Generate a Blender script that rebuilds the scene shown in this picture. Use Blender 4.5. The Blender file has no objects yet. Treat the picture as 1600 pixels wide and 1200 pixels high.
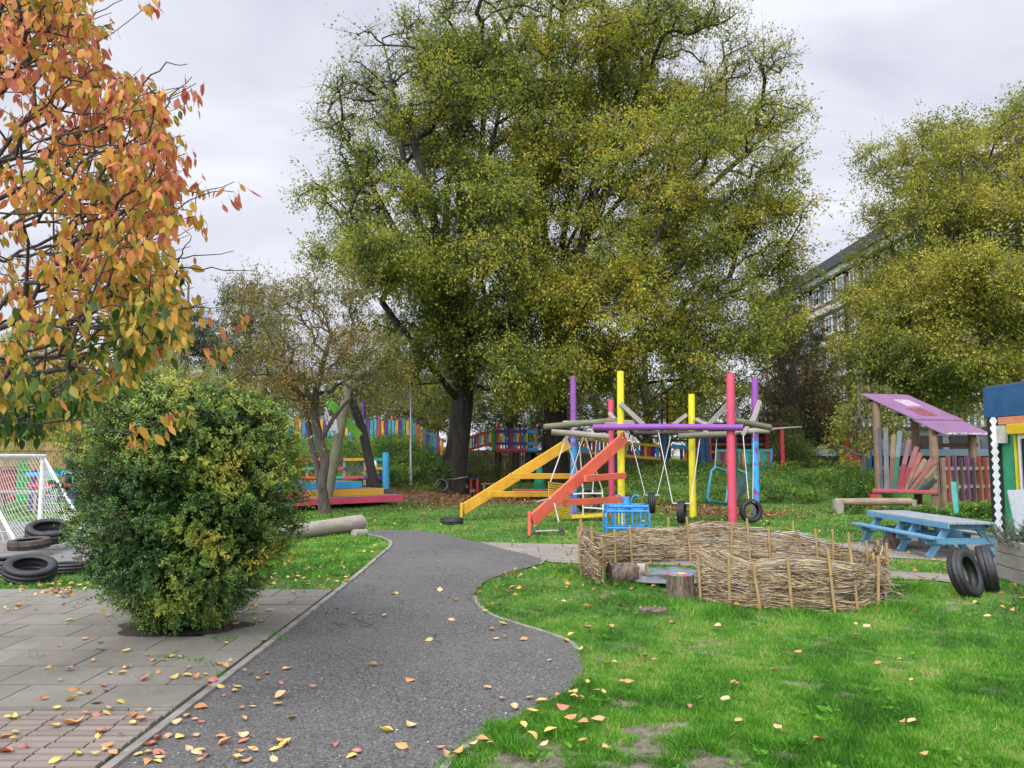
import bpy, math, random
import numpy as np
from mathutils import Vector, Matrix, noise as mnoise
R = math.radians
random.seed(7)
rng = np.random.default_rng(7)
sc = bpy.context.scene
col = sc.collection
# ------------------------------------------------------------------ camera
F, PITCH, CH = 1250.0, R(5.12), 1.6          # focal length in photo pixels, tilt up, eye height
cd = bpy.data.cameras.new("camera"); cam = bpy.data.objects.new("camera", cd); col.objects.link(cam)
cam.location = (0, 0, CH); cam.rotation_euler = (R(90) + PITCH, 0, 0)
cd.sensor_width = 36; cd.lens = 36 * F / 1600; cd.clip_end = 2000; cd.clip_start = 0.05
sc.camera = cam
# ------------------------------------------------------------------ sky and sun (bright overcast day)
SUN_EL, SUN_AZ = R(48), R(200)
w = bpy.data.worlds.new("World"); sc.world = w; w.use_nodes = True
nt = w.node_tree; nt.nodes.clear()
def nn(nt, typ, **kw):
    n = nt.nodes.new(typ)
    for k, v in kw.items():
        if k.startswith('i_'): n.inputs[int(k[2:])].default_value = v
        else: setattr(n, k, v)
    return n
L = nt.links.new
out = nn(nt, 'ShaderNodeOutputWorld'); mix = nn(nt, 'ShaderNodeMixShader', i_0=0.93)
sky = nn(nt, 'ShaderNodeTexSky', sky_type='NISHITA', sun_disc=False, sun_elevation=SUN_EL, sun_rotation=SUN_AZ)
b1 = nn(nt, 'ShaderNodeBackground', i_1=0.1); b2 = nn(nt, 'ShaderNodeBackground', i_1=1.0)
tc = nn(nt, 'ShaderNodeTexCoord'); mp = nn(nt, 'ShaderNodeMapping'); mp.inputs['Scale'].default_value = (1, 1, 2.2)
mp.inputs['Location'].default_value = (.35, .2, .1)
nz = nn(nt, 'ShaderNodeTexNoise'); nz.inputs['Scale'].default_value = 2.3; nz.inputs['Detail'].default_value = 6; nz.inputs['Roughness'].default_value = .5
nz.inputs['Distortion'].default_value = .5
cr = nn(nt, 'ShaderNodeValToRGB')
cr.color_ramp.elements[0].position = .36; cr.color_ramp.elements[0].color = (.42, .43, .51, 1)
cr.color_ramp.elements[1].position = .64; cr.color_ramp.elements[1].color = (.70, .71, .77, 1)
e = cr.color_ramp.elements.new(.5); e.color = (.555, .565, .64, 1)
sx = nn(nt, 'ShaderNodeVectorMath', operation='DOT_PRODUCT')   # unseen sky toward the sun, behind the camera, brightened as added frontal fill
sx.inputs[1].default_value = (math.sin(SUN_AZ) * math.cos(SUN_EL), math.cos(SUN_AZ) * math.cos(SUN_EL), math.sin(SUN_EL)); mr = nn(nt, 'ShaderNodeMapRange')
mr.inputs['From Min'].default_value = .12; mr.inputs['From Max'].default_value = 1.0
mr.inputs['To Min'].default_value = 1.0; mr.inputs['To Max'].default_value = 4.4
mul = nn(nt, 'ShaderNodeVectorMath', operation='SCALE')
L(tc.outputs['Generated'], mp.inputs['Vector']); L(mp.outputs[0], nz.inputs['Vector']); L(nz.outputs['Fac'], cr.inputs[0])
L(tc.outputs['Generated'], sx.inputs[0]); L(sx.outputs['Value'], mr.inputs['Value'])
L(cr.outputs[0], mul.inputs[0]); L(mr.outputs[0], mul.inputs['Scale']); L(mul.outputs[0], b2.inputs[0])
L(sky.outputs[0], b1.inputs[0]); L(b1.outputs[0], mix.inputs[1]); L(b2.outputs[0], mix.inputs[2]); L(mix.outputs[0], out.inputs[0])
sl = bpy.data.lights.new("sun", 'SUN'); sl.energy = 1.5; sl.angle = R(14); sl.color = (1, .96, .9)
so = bpy.data.objects.new("sun", sl); col.objects.link(so)
so.rotation_euler = Vector((math.sin(SUN_AZ) * math.cos(SUN_EL), math.cos(SUN_AZ) * math.cos(SUN_EL), math.sin(SUN_EL))).to_track_quat('Z', 'Y').to_euler()
sc.view_settings.view_transform = 'Standard'; sc.view_settings.look = 'None'
sc.view_settings.exposure = 0.5; sc.view_settings.gamma = 1; sc.view_settings.use_curve_mapping = False
cy = sc.cycles
cy.max_bounces = 6; cy.diffuse_bounces = 4; cy.glossy_bounces = 2; cy.transmission_bounces = 3; cy.transparent_max_bounces = 4
cy.use_adaptive_sampling = True; cy.adaptive_threshold = 0.02
# ------------------------------------------------------------------ helpers: pixel of the photo -> place in the world
def ray(px, py):
    u, v = (px - 800) / F, (600 - py) / F
    return Vector((u, math.cos(PITCH) - v * math.sin(PITCH), math.sin(PITCH) + v * math.cos(PITCH)))
def at(px, py, d):
    r = ray(px, py); return Vector((0, 0, CH)) + r * (d / r.y)
def gp(px, py, z=0.0):
    r = ray(px, py); return Vector((0, 0, CH)) + r * ((z - CH) / r.z)
def sm(a, b, t):
    t = np.clip((t - a) / (b - a), 0, 1); return t * t * (3 - 2 * t)
def gz(x, y):                                   # height of the ground
    m = 2.1 * sm(26.5, 33.5, y) * (1 - sm(-4.6, -1.6, x)) * sm(-16, -11.5, x)
    b = 1.0 * sm(25.6, 29.8, y) * sm(2.5, 6, x)
    n = .12 * sm(20, 30, y)
    return m + b + n
def gzf(x, y): return float(gz(np.float64(x), np.float64(y)))
# ------------------------------------------------------------------ materials
MATS = {}
def base_mat(name):
    m = bpy.data.materials.new(name); m.use_nodes = True
    nt = m.node_tree; b = nt.nodes['Principled BSDF']
    return m, nt, b
def ramp(nt, fac, stops):
    r = nn(nt, 'ShaderNodeValToRGB'); el = r.color_ramp.elements
    while len(el) < len(stops): el.new(.5)
    for e, (p, c) in zip(el, stops): e.position = p; e.color = (*c, 1)
    nt.links.new(fac, r.inputs[0]); return r.outputs[0]
def noise_tex(nt, vec, scale, detail=4, rough=.55, dist=0):
    n = nn(nt, 'ShaderNodeTexNoise'); n.inputs['Scale'].default_value = scale; n.inputs['Detail'].default_value = detail
    n.inputs['Roughness'].default_value = rough; n.inputs['Distortion'].default_value = dist
    if vec is not None: nt.links.new(vec, n.inputs['Vector'])
    return n.outputs['Fac']
def bumpn(nt, b, h, s=.3, d=.01):
    n = nn(nt, 'ShaderNodeBump'); n.inputs['Strength'].default_value = s; n.inputs['Distance'].default_value = d
    nt.links.new(h, n.inputs['Height']); nt.links.new(n.outputs[0], b.inputs['Normal'])
def mixc(nt, fac, a, c):
    m = nn(nt, 'ShaderNodeMix', data_type='RGBA')
    for s, v in ((0, fac), (6, a), (7, c)):
        if hasattr(v, 'is_linked'): nt.links.new(v, m.inputs[s])
        else: m.inputs[s].default_value = v if s == 0 else (*v, 1)
    return m.outputs[2]
def plain(name, c, c2=None, scale=6, rough=.7, bump=.15, bs=40, metal=0):
    if name in MATS: return MATS[name]
    m, nt, b = base_mat(name); tc = nn(nt, 'ShaderNodeTexCoord').outputs['Object']
    c2 = c2 or tuple(x * .72 for x in c)
    f = noise_tex(nt, tc, scale, 6)
    nt.links.new(ramp(nt, f, [(.35, c2), (.62, c)]), b.inputs['Base Color'])
    b.inputs['Roughness'].default_value = rough; b.inputs['Metallic'].default_value = metal
    if bump: bumpn(nt, b, noise_tex(nt, tc, bs, 4), bump, .01)
    MATS[name] = m; return m
def wood(name, c, c2, rough=.8, worn=None, amount=.35, grain=.35):
    """boards and logs: grain along the UV length; worn = bare colour showing through paint"""
    if name in MATS: return MATS[name]
    m, nt, b = base_mat(name)
    uv = nn(nt, 'ShaderNodeTexCoord'); mp = nn(nt, 'ShaderNodeMapping'); mp.inputs['Scale'].default_value = (1.6, 26, 1)
    nt.links.new(uv.outputs['UV'], mp.inputs['Vector'])
    g = noise_tex(nt, mp.outputs[0], 2.2, 6, .6, .4)
    o = noise_tex(nt, uv.outputs['Object'], 3.0, 5)
    c_ = ramp(nt, g, [(.3, c2), (.65, c)])
    c_ = mixc(nt, ramp(nt, o, [(.4, (0, 0, 0)), (.75, (.45, .45, .45))]), c_, tuple(x * .62 for x in c2))
    if worn:
        mp2 = nn(nt, 'ShaderNodeMapping'); mp2.inputs['Scale'].default_value = (3, 14, 1); nt.links.new(uv.outputs['UV'], mp2.inputs['Vector'])
        wv = noise_tex(nt, mp2.outputs[0], 2.4, 7, .7)
        c_ = mixc(nt, ramp(nt, wv, [(1 - amount - .06, (0, 0, 0)), (1 - amount + .05, (1, 1, 1))]), c_, worn)
    nt.links.new(c_, b.inputs['Base Color']); b.inputs['Roughness'].default_value = rough
    bumpn(nt, b, g, grain, .008)
    MATS[name] = m; return m
def bark(name, c, c2, sc_=7):
    if name in MATS: return MATS[name]
    m, nt, b = base_mat(name); tcn = nn(nt, 'ShaderNodeTexCoord')
    mp = nn(nt, 'ShaderNodeMapping'); mp.inputs['Scale'].default_value = (1, 1, .22); nt.links.new(tcn.outputs['Object'], mp.inputs['Vector'])
    g = noise_tex(nt, mp.outputs[0], sc_, 8, .65, .3)
    nt.links.new(ramp(nt, g, [(.36, c2), (.64, c)]), b.inputs['Base Color']); b.inputs['Roughness'].default_value = .9
    bumpn(nt, b, g, .8, .04); MATS[name] = m; return m
def leafmat(name, stops, trans=.35, rough=.55):
    if name in MATS: return MATS[name]
    m, nt, b = base_mat(name)
    a = nn(nt, 'ShaderNodeAttribute', attribute_name='tint')
    c = ramp(nt, a.outputs['Fac'], stops)
    nt.links.new(c, b.inputs['Base Color']); b.inputs['Roughness'].default_value = rough; b.inputs['Specular IOR Level'].default_value = .3
    if trans:
        t = nn(nt, 'ShaderNodeBsdfTranslucent'); nt.links.new(c, t.inputs[0])
        x = nn(nt, 'ShaderNodeMixShader', i_0=trans); nt.links.new(b.outputs[0], x.inputs[1]); nt.links.new(t.outputs[0], x.inputs[2])
        nt.links.new(x.outputs[0], nt.nodes['Material Output'].inputs[0])
    MATS[name] = m; return m
# ------------------------------------------------------------------ things and parts
OFF = {}
def thing(name, label, cat, loc=(0, 0, 0), group=None):
    o = bpy.data.objects.new(name, None); col.objects.link(o); o.location = loc; o.empty_display_size = .2
    o['label'] = label; o['category'] = cat
    if group: o['group'] = group
    OFF[o] = Vector(loc); return o
def link(name, me, mat, parent=None, loc=None):
    off = OFF[parent] if parent is not None else Vector(loc if loc is not None else (0, 0, 0))
    if off.length > 0: me.transform(Matrix.Translation(-off))
    if mat is not None:
        for m in (mat if isinstance(mat, (list, tuple)) else [mat]): me.materials.append(m)
    o = bpy.data.objects.new(name, me); col.objects.link(o)
    if parent is not None: o.parent = parent; OFF[o] = off
    else: o.location = off; OFF[o] = off
    return o
def tag(o, label, cat, group=None):
    o['label'] = label; o['category'] = cat
    if group: o['group'] = group
    return o
def copy_thing(src, loc, rot, label, group=None):
    c = src.copy(); col.objects.link(c); c.location = loc; c.rotation_euler = rot; c['label'] = label
    if group: c['group'] = group
    for ch in list(src.children):
        k = ch.copy(); col.objects.link(k); k.parent = c
        for g in list(ch.children):
            q = g.copy(); col.objects.link(q); q.parent = k
    return c
class MB:
    def __init__(s): s.v = []; s.f = []; s.uv = []
    def add(s, verts, faces, uvs):
        o = len(s.v); s.v += [tuple(v) for v in verts]
        for f, u in zip(faces, uvs): s.f.append([i + o for i in f]); s.uv.append(u)
    def bar(s, p, q, wd, h, up=(0, 0, 1), taper=1.0):
        """a board from p to q: wd across, h along 'up'"""
        p, q = Vector(p), Vector(q); d = q - p; ln = d.length; d.normalize(); up = Vector(up)
        if abs(d.dot(up)) > .98: up = Vector((0, 1, 0))
        sd = d.cross(up).normalized(); u = sd.cross(d).normalized()
        vs = []
        for c, t in ((p, 1), (q, taper)):
            for a, b_ in ((-1, -1), (1, -1), (1, 1), (-1, 1)): vs.append(c + sd * a * wd / 2 * t + u * b_ * h / 2 * t)
        k = random.random() * 9; fs = []; us = []
        for i in range(4):
            j = (i + 1) % 4; x = (wd, h, wd, h)[i]
            fs.append([i, j, j + 4, i + 4]); us.append([(k, k + i), (k, k + i + x), (k + ln, k + i + x), (k + ln, k + i)])
        fs += [[3, 2, 1, 0], [4, 5, 6, 7]]; us += [[(k, k), (k, k + wd), (k + .01, k + wd), (k + .01, k)]] * 2
        s.add(vs, fs, us); return s
    def box(s, c, sx, sy, sz, rz=0):
        c = Vector(c); a = Vector((math.cos(rz), math.sin(rz), 0)); b_ = Vector((-math.sin(rz), math.cos(rz), 0))
        if sx >= sy: s.bar(c - a * sx / 2, c + a * sx / 2, sy, sz)
        else: s.bar(c - b_ * sy / 2, c + b_ * sy / 2, sx, sz)
        return s
    def tube(s, pts, rad, n=8, cap=True, wob=0):
        pts = [Vector(p) for p in pts]; N = len(pts)
        if not hasattr(rad, '__len__'): rad = [rad] * N
        t = (pts[1] - pts[0]).normalized(); ref = Vector((0, 0, 1)) if abs(t.z) < .9 else Vector((1, 0, 0))
        u = t.cross(ref).normalized(); vs = []; ln = 0; lens = []
        for i, p in enumerate(pts):
            t = (pts[min(i + 1, N - 1)] - pts[max(i - 1, 0)]).normalized()
            u = (u - t * u.dot(t)).normalized(); v = t.cross(u)
            if i: ln += (p - pts[i - 1]).length
            lens.append(ln)
            for k in range(n):
                a = 2 * math.pi * k / n; r = rad[i] * (1 + (random.uniform(-wob, wob) if wob else 0)); vs.append(p + u * math.cos(a) * r + v * math.sin(a) * r)
        fs = []; us = []; k0 = random.random() * 9; per = 2 * math.pi * max(rad)
        for i in range(N - 1):
            for k in range(n):
                j = (k + 1) % n; fs.append([i * n + k, i * n + j, (i + 1) * n + j, (i + 1) * n + k])
                a, b_ = per * k / n, per * (k + 1) / n
                us.append([(k0 + lens[i], a), (k0 + lens[i], b_), (k0 + lens[i + 1], b_), (k0 + lens[i + 1], a)])
        if cap:
            fs += [list(range(n - 1, -1, -1)), list(range((N - 1) * n, N * n))]
            us += [[(k0 + math.cos(6.283 * k / n) * per / 6, math.sin(6.283 * k / n) * per / 6) for k in range(n)]] * 2
        s.add(vs, fs, us); return s
    def prism(s, outline, o, ux, uy, th):
        """outline of 2d points in plane (ux, uy) at o, thickness th along ux x uy"""
        o, ux, uy = Vector(o), Vector(ux), Vector(uy); nz = ux.cross(uy).normalized(); n = len(outline)
        vs = [o + ux * a + uy * b_ for a, b_ in outline] + [o + ux * a + uy * b_ - nz * th for a, b_ in outline]
        fs = [list(range(n)), list(range(2 * n - 1, n - 1, -1))]
        us = [[(b_, a) for a, b_ in outline], [(b_, a) for a, b_ in outline][::-1]]
        for i in range(n):
            j = (i + 1) % n; fs.append([i, i + n, j + n, j]); us.append([(0, 0), (0, th), (.1, th), (.1, 0)])
        s.add(vs, fs, us); return s
    def lathe(s, prof, n=32):
        """closed profile [(r, z)] about z"""
        m = len(prof); vs = []
        for k in range(n):
            a = 2 * math.pi * k / n
            for r, z in prof: vs.append((r * math.cos(a), r * math.sin(a), z))
        fs = []; us = []
        for k in range(n):
            for i in range(m):
                j = (i + 1) % m; k2 = (k + 1) % n
                fs.append([k * m + i, k2 * m + i, k2 * m + j, k * m + j]); us.append([(k / n, i / m), ((k + 1) / n, i / m), ((k + 1) / n, (i + 1) / m), (k / n, (i + 1) / m)])
        s.add(vs, fs, us); return s
    def mesh(s, name, smooth=False):
        me = bpy.data.meshes.new(name); me.from_pydata(s.v, [], s.f)
        ul = me.uv_layers.new(name='UVMap'); ul.data.foreach_set('uv', [c for u in s.uv for p in u for c in p])
        if smooth: me.polygons.foreach_set('use_smooth', [True] * len(me.polygons))
        me.update(); return me
    def build(s, name, mat, parent=None, loc=None, smooth=False, bevel=0):
        o = link(name, s.mesh(name, smooth), mat, parent, loc)
        if bevel:
            b_ = o.modifiers.new('bevel', 'BEVEL'); b_.width = bevel; b_.segments = 1; b_.limit_method = 'ANGLE'
        if smooth:
            try: o.data.set_sharp_from_angle(angle=R(40))
            except Exception: pass
        return o
def rawmesh(name, V, Fc, tint=None, smooth=True):
    V = np.asarray(V, np.float32); Fc = np.asarray(Fc, np.int32); k = Fc.shape[1]; n = len(Fc)
    me = bpy.data.meshes.new(name); me.vertices.add(len(V)); me.vertices.foreach_set('co', V.ravel())
    me.loops.add(n * k); me.loops.foreach_set('vertex_index', Fc.ravel())
    me.polygons.add(n); me.polygons.foreach_set('loop_start', np.arange(0, n * k, k, dtype=np.int32))
    if smooth is not None: me.polygons.foreach_set('use_smooth', np.full(n, smooth, bool))
    me.update(calc_edges=True)
    if tint is not None:
        a = me.attributes.new('tint', 'FLOAT', 'FACE'); a.data.foreach_set('value', np.asarray(tint, np.float32))
    return me
def merge(*sets):
    Vs, Fs, o = [], [], 0
    for V, Fc in sets: Vs.append(V); Fs.append(Fc + o); o += len(V)
    return np.concatenate(Vs), np.concatenate(Fs)
def norm(a): return a / np.maximum(np.linalg.norm(a, axis=-1, keepdims=True), 1e-9)
def frusta(P0, P1, r0, r1, n=5):
    P0, P1 = np.asarray(P0, float), np.asarray(P1, float); d = norm(P1 - P0); N = len(P0)
    ref = np.where(np.abs(d[:, 2:3]) < .9, np.array([[0, 0, 1.]]), np.array([[1., 0, 0]])); u = norm(np.cross(d, ref)); v = np.cross(d, u)
    a = np.arange(n) * 2 * math.pi / n; rg = u[:, None] * np.cos(a)[None, :, None] + v[:, None] * np.sin(a)[None, :, None]
    V = np.concatenate([P0[:, None] + rg * np.asarray(r0).reshape(-1, 1, 1), P1[:, None] + rg * np.asarray(r1).reshape(-1, 1, 1)], 1).reshape(-1, 3)
    k = np.arange(n); j = (k + 1) % n; q = np.stack([k, j, j + n, k + n], 1)
    return V, (np.arange(N)[:, None, None] * 2 * n + q[None]).reshape(-1, 4)
def leaves(pos, ax, nr, ln, wd, fold=.12):
    ax = norm(ax); nr = norm(nr - ax * (nr * ax).sum(1, keepdims=True)); sd = np.cross(ax, nr); N = len(pos)
    ln = np.broadcast_to(ln, (N,))[:, None]; wd = np.broadcast_to(wd, (N,))[:, None]
    mid = pos + ax * ln * .45 + nr * wd * fold
    V = np.stack([pos, mid + sd * wd / 2, pos + ax * ln - nr * ln * .12, mid - sd * wd / 2], 1).reshape(-1, 3)
    return V, np.arange(N * 4).reshape(-1, 4)
def rnd(n, k=3): return rng.normal(size=(n, k))
def lump(P, scale, seed=0):
    """smooth random field in about 0..1 from a few sine waves"""
    r = np.random.default_rng(seed); s = np.zeros(len(P))
    for i in range(9):
        k = r.normal(size=3) / scale * (1 + .25 * i); s += np.sin(P @ k + r.uniform(0, 6.28))
    return np.clip(.5 + s / 6.5, 0, 1)
def pip(x, y, poly):
    """points in polygon"""
    inside = np.zeros(len(x), bool); n = len(poly)
    for i in range(n):
        x0, y0 = poly[i][:2]; x1, y1 = poly[(i + 1) % n][:2]
        if y0 == y1: continue
        c = ((y0 > y) != (y1 > y)) & (x < (x1 - x0) * (y - y0) / (y1 - y0) + x0); inside ^= c
    return inside
# ------------------------------------------------------------------ trees
def grow(trunk, targets, start=.4, kpath=.2, step=.7, arch=.12, wob=.06, tip=.012, power=2.3, mains=()):
    pts = [np.array(p[:3], float) for p in trunk]; rad = [p[3] for p in trunk]
    P = np.zeros((len(targets) * 60 + 400, 3)); par = np.full(len(P), -1); L_ = np.zeros(len(P)); rmin = np.zeros(len(P)); n = 0; tot = 0
    for i in range(len(pts) - 1):
        seg = np.linalg.norm(pts[i + 1] - pts[i]); k = max(1, int(seg / step))
        for j in range(k + (i == len(pts) - 2)):
            t = j / k; P[n] = pts[i] * (1 - t) + pts[i + 1] * t; rmin[n] = rad[i] * (1 - t) + rad[i + 1] * t; par[n] = n - 1; L_[n] = tot + seg * t; n += 1
        tot += seg
    nt_ = n; first = int(start * n); ref = P[first:nt_]
    order = np.argsort(np.min(np.linalg.norm(targets[:, None] - ref[None], axis=2), axis=1)); tips = np.zeros(len(targets), int)
    for M_ in mains:                            # big limbs that fan upward out of the stem
        M_ = np.array(M_, float); j = random.randrange(int(first * .95), nt_); A = P[j].copy(); D = np.linalg.norm(M_ - A); k = max(3, int(D / step)); C = A * .55 + M_ * .45 + np.array([0, 0, -.02 * D]) + rng.normal(size=3) * D * .05; prev = j; ph = rng.uniform(0, 6.28, 3)
        for q in range(1, k + 1):
            t = q / k; P[n] = A * (1 - t) ** 2 + 2 * C * t * (1 - t) + M_ * t * t + .016 * D * np.sin(t * 7 + ph) * t + rng.normal(size=3) * .02 * step; par[n] = prev; L_[n] = L_[prev] + D / k * .8; prev = n; n += 1
    for ti in order:
        T = targets[ti]; d = np.linalg.norm(P[first:n] - T, axis=1); c = d + kpath * L_[first:n] + .5 * np.maximum(0, P[first:n, 2] - T[2])
        j = first + int(np.argmin(c)); D = d[j - first]; k = max(2, int(D / step)); A = P[j].copy()
        C = (A + T) / 2 + np.array([0, 0, arch * D]) + rng.normal(size=3) * D * .08; prev = j
        for q in range(1, k + 1):
            t = q / k; p = A * (1 - t) ** 2 + 2 * C * t * (1 - t) + T * t * t
            if q < k: p = p + rng.normal(size=3) * wob * step
            P[n] = p; par[n] = prev; L_[n] = L_[prev] + D / k; prev = n; n += 1
        tips[ti] = n - 1
    wgt = np.zeros(n); wgt[tips] = 1
    for i in range(n - 1, 0, -1): wgt[par[i]] += wgt[i]
    r = tip * np.maximum(wgt, 1) ** (1 / power); r = np.maximum(r, rmin[:n])
    return P[:n], par[:n], r, nt_, tips
def tree(name, label, trunk, targets, bark_m, leaf_m, start=.4, nsides=6, twigs=5, twig_len=.9, per=16, ll=.09, lw=.055, flat=.9, droop=.25, outw=.5, tw_r=.006, cat='tree', group=None, tintf=None, keep=None, limb_tip=.014, arch=.12, vz=0, flare=1.3, kpath=.2, step=.7, power=2.3, mains=()):
    base = Vector(trunk[0][:3]); root = thing(name, label, cat, base, group)
    P, par, r, ntk, tips = grow(trunk, targets, start, tip=limb_tip, arch=arch, kpath=kpath, step=step, power=power, mains=mains)
    tp = [Vector(p) for p in P[:ntk]]; tr = list(r[:ntk])
    rr = []; 
    for i, p in enumerate(tp):
        h = (p - base).length; rr.append(max(trunk[0][3] * (1 + (flare - 1) * math.exp(-h / (trunk[0][3] * 1.6))) if h < trunk[0][3] * 3 else 0, tr[i]))
    MB().tube(tp, rr, 14, wob=.05).build('trunk', bark_m, root, smooth=True)
    i = np.arange(ntk, len(P)); sets = [frusta(P[par[i]], P[i], np.minimum(r[par[i]], r[i] * 1.25), r[i], nsides)]
    C = np.repeat(P[tips], twigs, 0); cen = targets.mean(0)
    dirs = norm(rnd(len(C)) + outw * norm(C - cen) + np.array([0, 0, vz])); ln = twig_len * rng.uniform(.5, 1.2, len(C))
    E = C + dirs * ln[:, None]; sets.append(frusta(C, E, np.full(len(C), tw_r), np.full(len(C), tw_r * .4), 3))
    V, Fc = merge(*sets); link('limbs', rawmesh('limbs', V, Fc), bark_m, root)
    tid = np.repeat(np.arange(len(targets)), twigs); kp = np.ones(len(C)) if keep is None else keep(C)
    cnt = rng.poisson(per * kp); idx = np.repeat(np.arange(len(C)), cnt); n = len(idx)
    u = rng.uniform(.1, 1.05, n)[:, None]; pos = C[idx] + dirs[idx] * ln[idx, None] * u + rnd(n) * twig_len * .09
    ax = dirs[idx] * .5 + rnd(n) * .7 + np.array([0, 0, -droop]); nr = rnd(n) * (1 - flat * .6) + np.array([0, 0, flat])
    s = rng.uniform(.65, 1.25, n); V, Fc = leaves(pos, ax, nr, ll * s, lw * s)
    tint = (tintf(pos) if tintf else lump(pos, 2.0, 3)) + rng.normal(size=n) * .14
    link('crown', rawmesh('crown', V, Fc, np.clip(tint, 0, 1)), leaf_m, root)
    return root
def blob_targets(blobs, n, shell=.55, zmin=-9):
    """points inside a union of ellipsoids given as (px, py, d, rx px, ry px, rd metres); denser near the surface"""
    vol = np.array([b[3] * b[4] for b in blobs], float); vol /= vol.sum(); out_ = []
    for b, f in zip(blobs, vol):
        c = np.array(at(b[0], b[1], b[2])); s = b[2] / F; k = max(4, int(n * f)); u = norm(rnd(k)); rr = shell + (1 - shell) * rng.uniform(0, 1, k) ** .6
        out_.append(c + u * rr[:, None] * np.array([b[3] * s, b[5], b[4] * s]))
    T = np.concatenate(out_); return T[T[:, 2] > zmin]
def clumped(blobs, nclump, per, rad, shell=.45, flat=.5):
    """targets gathered in flattened clumps, so that the crown has layers, gaps and dark hollows"""
    C = blob_targets(blobs, nclump, shell); s = rng.uniform(.6, 1.35, len(C)); k = np.maximum(2, (per * s ** 2)).astype(int); i = np.repeat(np.arange(len(C)), k); u = norm(rnd(len(i))) * rng.uniform(0, 1, len(i))[:, None] ** .45
    return C[i] + u * np.array([1, 1, flat]) * (rad * s[i])[:, None]
# ================================================================== the setting: ground, path, paving
pathL = [(-2.06, 1.5), (-2.06, 8.6), (-2.07, 11.0), (-2.12, 13.0), (-2.14, 14.4), (-2.3, 15.3), (-2.75, 16.2), (-3.3, 16.9)]
pathTop = [tuple(gp(*p)[:2]) for p in ((600, 828), (650, 829), (700, 836), (748, 847))]
pathR = [tuple(gp(*p)[:2]) for p in ((790, 859), (830, 867), (856, 878), (822, 888), (765, 904), (743, 921), (741, 940), (764, 961), (808, 975), (858, 990), (899, 1006), (913, 1038), (908, 1064), (880, 1086), (850, 1101), (790, 1131), (735, 1161), (690, 1202), (655, 1260), (640, 1400))]
def smooth_poly(pts, it=2):
    for _ in range(it):
        q = [pts[0]]
        for a, b_ in zip(pts[:-1], pts[1:]):
            q += [(a[0] * .75 + b_[0] * .25, a[1] * .75 + b_[1] * .25), (a[0] * .25 + b_[0] * .75, a[1] * .25 + b_[1] * .75)]
        q.append(pts[-1]); pts = q
    return pts
pathR_s = smooth_poly(pathR); pathL_s = smooth_poly(pathL)
PATH = pathL_s + pathTop + pathR_s + [(.1, 1.5)]
CONC = [tuple(gp(*p)[:2]) for p in ((748, 847), (905, 851), (1000, 852), (1200, 851), (1330, 848), (1395, 838), (1470, 836), (1560, 838), (1640, 842), (1640, 870), (1545, 882), (1500, 878), (1400, 872), (1385, 873), (1380, 892), (1470, 896), (1520, 903), (1520, 915), (1470, 908), (1380, 903), (1250, 890), (1000, 882), (905, 881), (856, 878), (830, 867), (790, 859))]
COURT = [(-16, 9.9), (-9.3, 9.9), (-5.9, 11.2), (-6.4, 13.2), (-7.6, 14.6), (-8.2, 19.6), (-16, 19.6)]
SLABX0, SLABX1, SLABY0, SLABY1 = -9.0, -2.13, 2.2, 9.72
BUSH = gp(262, 984); BED = (BUSH.x, BUSH.y + .05)
patches = [(gp(*p)[:2], r) for p, r in (((1340, 1038), .16), ((1000, 958), .2), ((1250, 905), .3), ((1505, 940), .5), ((880, 1190), .55), ((1010, 1178), .42), ((780, 1180), .42), ((1020, 1145), .2), ((1330, 1098), .15), ((1200, 965), .2), ((1410, 982), .12), ((1480, 950), .25), ((1100, 1135), .2), ((1120, 1190), .3), ((960, 1160), .25), ((1250, 1068), .2), ((960, 925), .35), ((1015, 930), .3), ((1390, 930), .3), ((1160, 1070), .15))]
def bare(x, y):
    """0 grass .. 1 bare soil"""
    P = np.stack([x, y, 0 * x], 1); b_ = np.zeros(len(x)); wob = lump(P, .16, 11) * .9 + lump(P, .05, 5) * .5
    for (c, r) in patches: b_ = np.maximum(b_, np.clip(1.35 - np.hypot((x - c[0]) * .8, (y - c[1]) * 1.25) / (r * (1 if c[1] < 4.9 else .6)) - (wob - .5) * 1.3, 0, 1))
    sp = np.clip((lump(P, .28, 21) * .6 + lump(P, .09, 22) * .55 - .80) * 5, 0, .8) * (1 - sm(10, 16, y))
    return np.maximum(b_, sp)
def litter(x, y):
    """brown fallen-leaf layer under the big trees and on the bank"""
    P = np.stack([x, y, 0 * x], 1); k = lump(P, 1.6, 31) * .8 + lump(P, .4, 32) * .4 - .3
    return np.clip(1.3 * np.exp(-(((x + .5) / 6.5) ** 2 + ((y - 29.5) / 5.0) ** 2)) * 1.15 + np.exp(-(((x - 6) / 3.2) ** 2 + ((y - 23) / 3.0) ** 2)) * 1.0 - .55 + k * .7, 0, 1)
xs = np.concatenate([[-400, -200, -110, -70, -50, -38, -30, -24, -20, -17], np.arange(-15, 15.01, .16), [17, 20, 24, 30, 38, 50, 70, 110, 200, 400]])
ys = np.concatenate([[-200, -80, -30, -10, -3, 0], np.arange(1.5, 14, .12), np.arange(14, 36, .25), [37, 39, 42, 46, 52, 60, 75, 100, 150, 250, 500, 900]])
X, Y = np.meshgrid(xs, ys); x_, y_ = X.ravel(), Y.ravel(); z_ = gz(x_, y_) - .012 + .012 * (lump(np.stack([x_, y_, 0 * x_], 1), .5, 8) - .5) * (np.abs(x_) < 40)
nx, ny = len(xs), len(ys); i, j = np.meshgrid(np.arange(nx - 1), np.arange(ny - 1)); a = (j * nx + i).ravel()
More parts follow.
